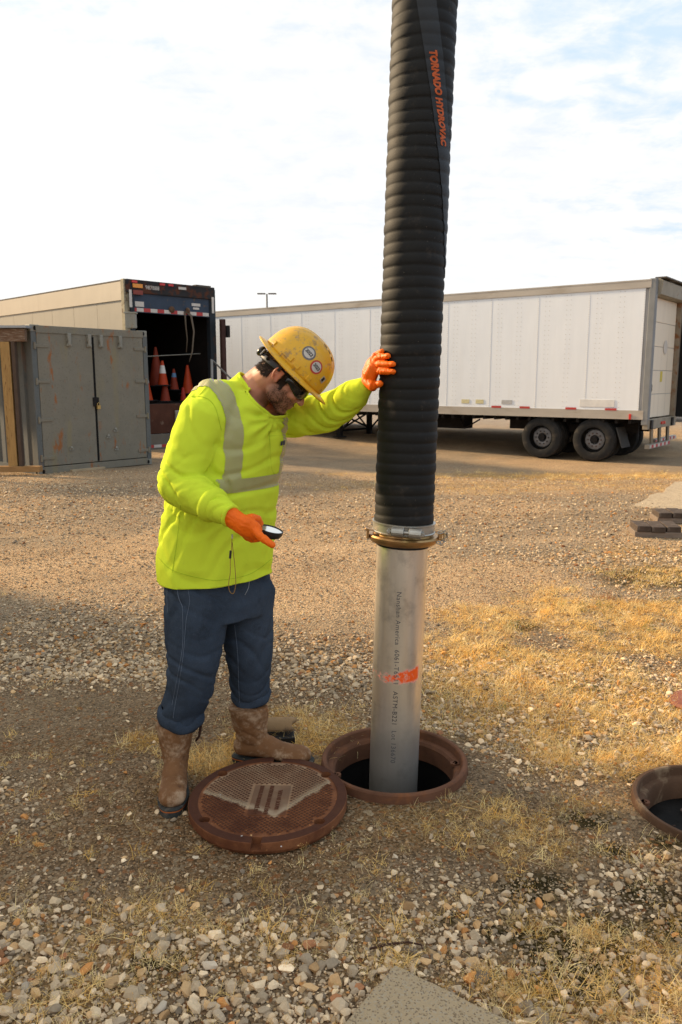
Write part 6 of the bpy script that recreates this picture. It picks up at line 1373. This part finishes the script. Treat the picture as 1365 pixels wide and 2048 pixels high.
lp_ = [([WRL - dL * .02, WRL, L(737, 765, 3.045), L(741, 745, 3.04), L(746, 728, 3.035)], [.030, .029, .030, .034, .030], [1.0, 1.0, 1.0, .75, .7], (0, 0, 1)),
       F((800, 275), (700, 340), (590, 470), [.012, .0115, .011, .0095]), F((955, 395), (800, 420), (600, 520), [.0125, .012, .0115, .0105]), F((1080, 600), (880, 600), (590, 640), [.013, .0125, .012, .0105]), F((1080, 785), (880, 780), (600, 790), [.0135, .013, .012, .011]),
       ([L(*px_h(460, 1050), 3.03), L(*px_h(560, 1150), 3.0), LH(*px_h(660, 1110), .014), LH(*px_h(755, 1085), .014)], [.022, .019, .0155, .0125]), ([L(741, 750, 3.03), L(748, 735, 3.02)], [.030, .026])]
glove('glove', lp_, WRL, lab='orange glove resting on the hose')
rp_ = [([WRR - dR * .022, WRR + dR * .004, L(475, 1043, 2.64), L(492, 1053, 2.62), L(505, 1060, 2.62)], [.037, .036, .036, .040, .036], [1.0, .95, .75, .6, .55], (0, 0, 1)),
       ([L(510, 1060, 2.61), L(522, 1073, 2.59), L(534, 1082, 2.58), L(545, 1090, 2.575)], [.0155, .0145, .0135, .0115]),
       ([L(503, 1066, 2.62), L(513, 1077, 2.63), L(521, 1076, 2.66), L(524, 1068, 2.70)], [.0155, .0145, .013, .011]),
       ([L(495, 1066, 2.63), L(504, 1078, 2.65), L(513, 1078, 2.69), L(517, 1070, 2.72)], [.015, .014, .0125, .0105]),
       ([L(487, 1064, 2.64), L(495, 1075, 2.67), L(504, 1077, 2.71), L(510, 1070, 2.73)], [.0135, .0125, .0115, .0095]),
       ([L(488, 1043, 2.63), L(505, 1036, 2.64), L(516, 1038, 2.66), L(521, 1047, 2.675)], [.021, .0165, .0145, .012])]
glove('glove', rp_, WRR, lab='orange glove holding the round mirror')
for w_, d_, r_2 in ((WRR, dR, .036), (WRL, dL, .031)):
    ax_ = d_; a = ax_.cross(Vector((0, 0, 1))).normalized(); b_ = ax_.cross(a); q = [w_ + d_ * .022 + a * (r_2 * math.cos(k * PI / 12)) + b_ * (r_2 * math.sin(k * PI / 12) ) + d_ * .003 * math.sin(k) for k in range(25)]; put('glove_cuff', MB().tube(q, .0032, 8, False), m_gl, person, smooth=True)
# ---- round mirror with wrist cord
mc_ = P(541, 1060, 2.66); mt = thing('hand_mirror', 'round black rimmed hand mirror held flat in the orange glove, cord hanging down', 'mirror', mc_); mt.rotation_euler = (R(4), R(16), 0)
rM = .046
put('rim', MB().lathe([(.0, -.026), (rM * .55, -.026), (rM * .85, -.019), (rM * .98, -.008), (rM, .0), (rM, .004), (rM * .93, .005), (rM * .92, .0015), (.0, .0015)], 40), M('rim_black', (.012, .012, .013), .45), mt, smooth='auto')
mg = bpy.data.materials.new('mirror_glass'); mg.use_nodes = True; mg.node_tree.nodes['Principled BSDF'].inputs['Base Color'].default_value = (.75, .78, .76, 1); mg.node_tree.nodes['Principled BSDF'].inputs['Metallic'].default_value = 1; mg.node_tree.nodes['Principled BSDF'].inputs['Roughness'].default_value = .08
put('glass', MB().lathe([(.0001, .0022), (rM * .92, .0022)], 40), mg, mt)
def ML(px, py, Y_): return P(px, py, Y_) - mc_
mc = M('tan_cord', (.26, .15, .045), .8); cordp = [(465, 1068), (464, 1085), (463, 1100), (461, 1120), (461, 1145), (458, 1165), (459, 1180), (464, 1187), (469, 1184), (472, 1165), (470, 1130), (467, 1105), (465, 1085)]
inv = (Matrix.Translation(mc_) @ mt.rotation_euler.to_matrix().to_4x4()).inverted()
put('wrist_cord', MB().tube(curve([inv @ P(a, b, 2.70) for a, b in cordp], 5), .0013, 6, False), mc, mt, smooth=True)
put('cord_lock', MB().tube([inv @ P(462, 1101, 2.70), inv @ P(460.5, 1117, 2.70)], .0045, 8), M('rim_black', (.012, .012, .013), .45), mt, bevel=.001)
put('cord_end', MB().tube([inv @ P(465, 1069, 2.70), inv @ P(465, 1077, 2.70)], .0028, 6), M('cord_white', (.5, .45, .4), .6), mt)
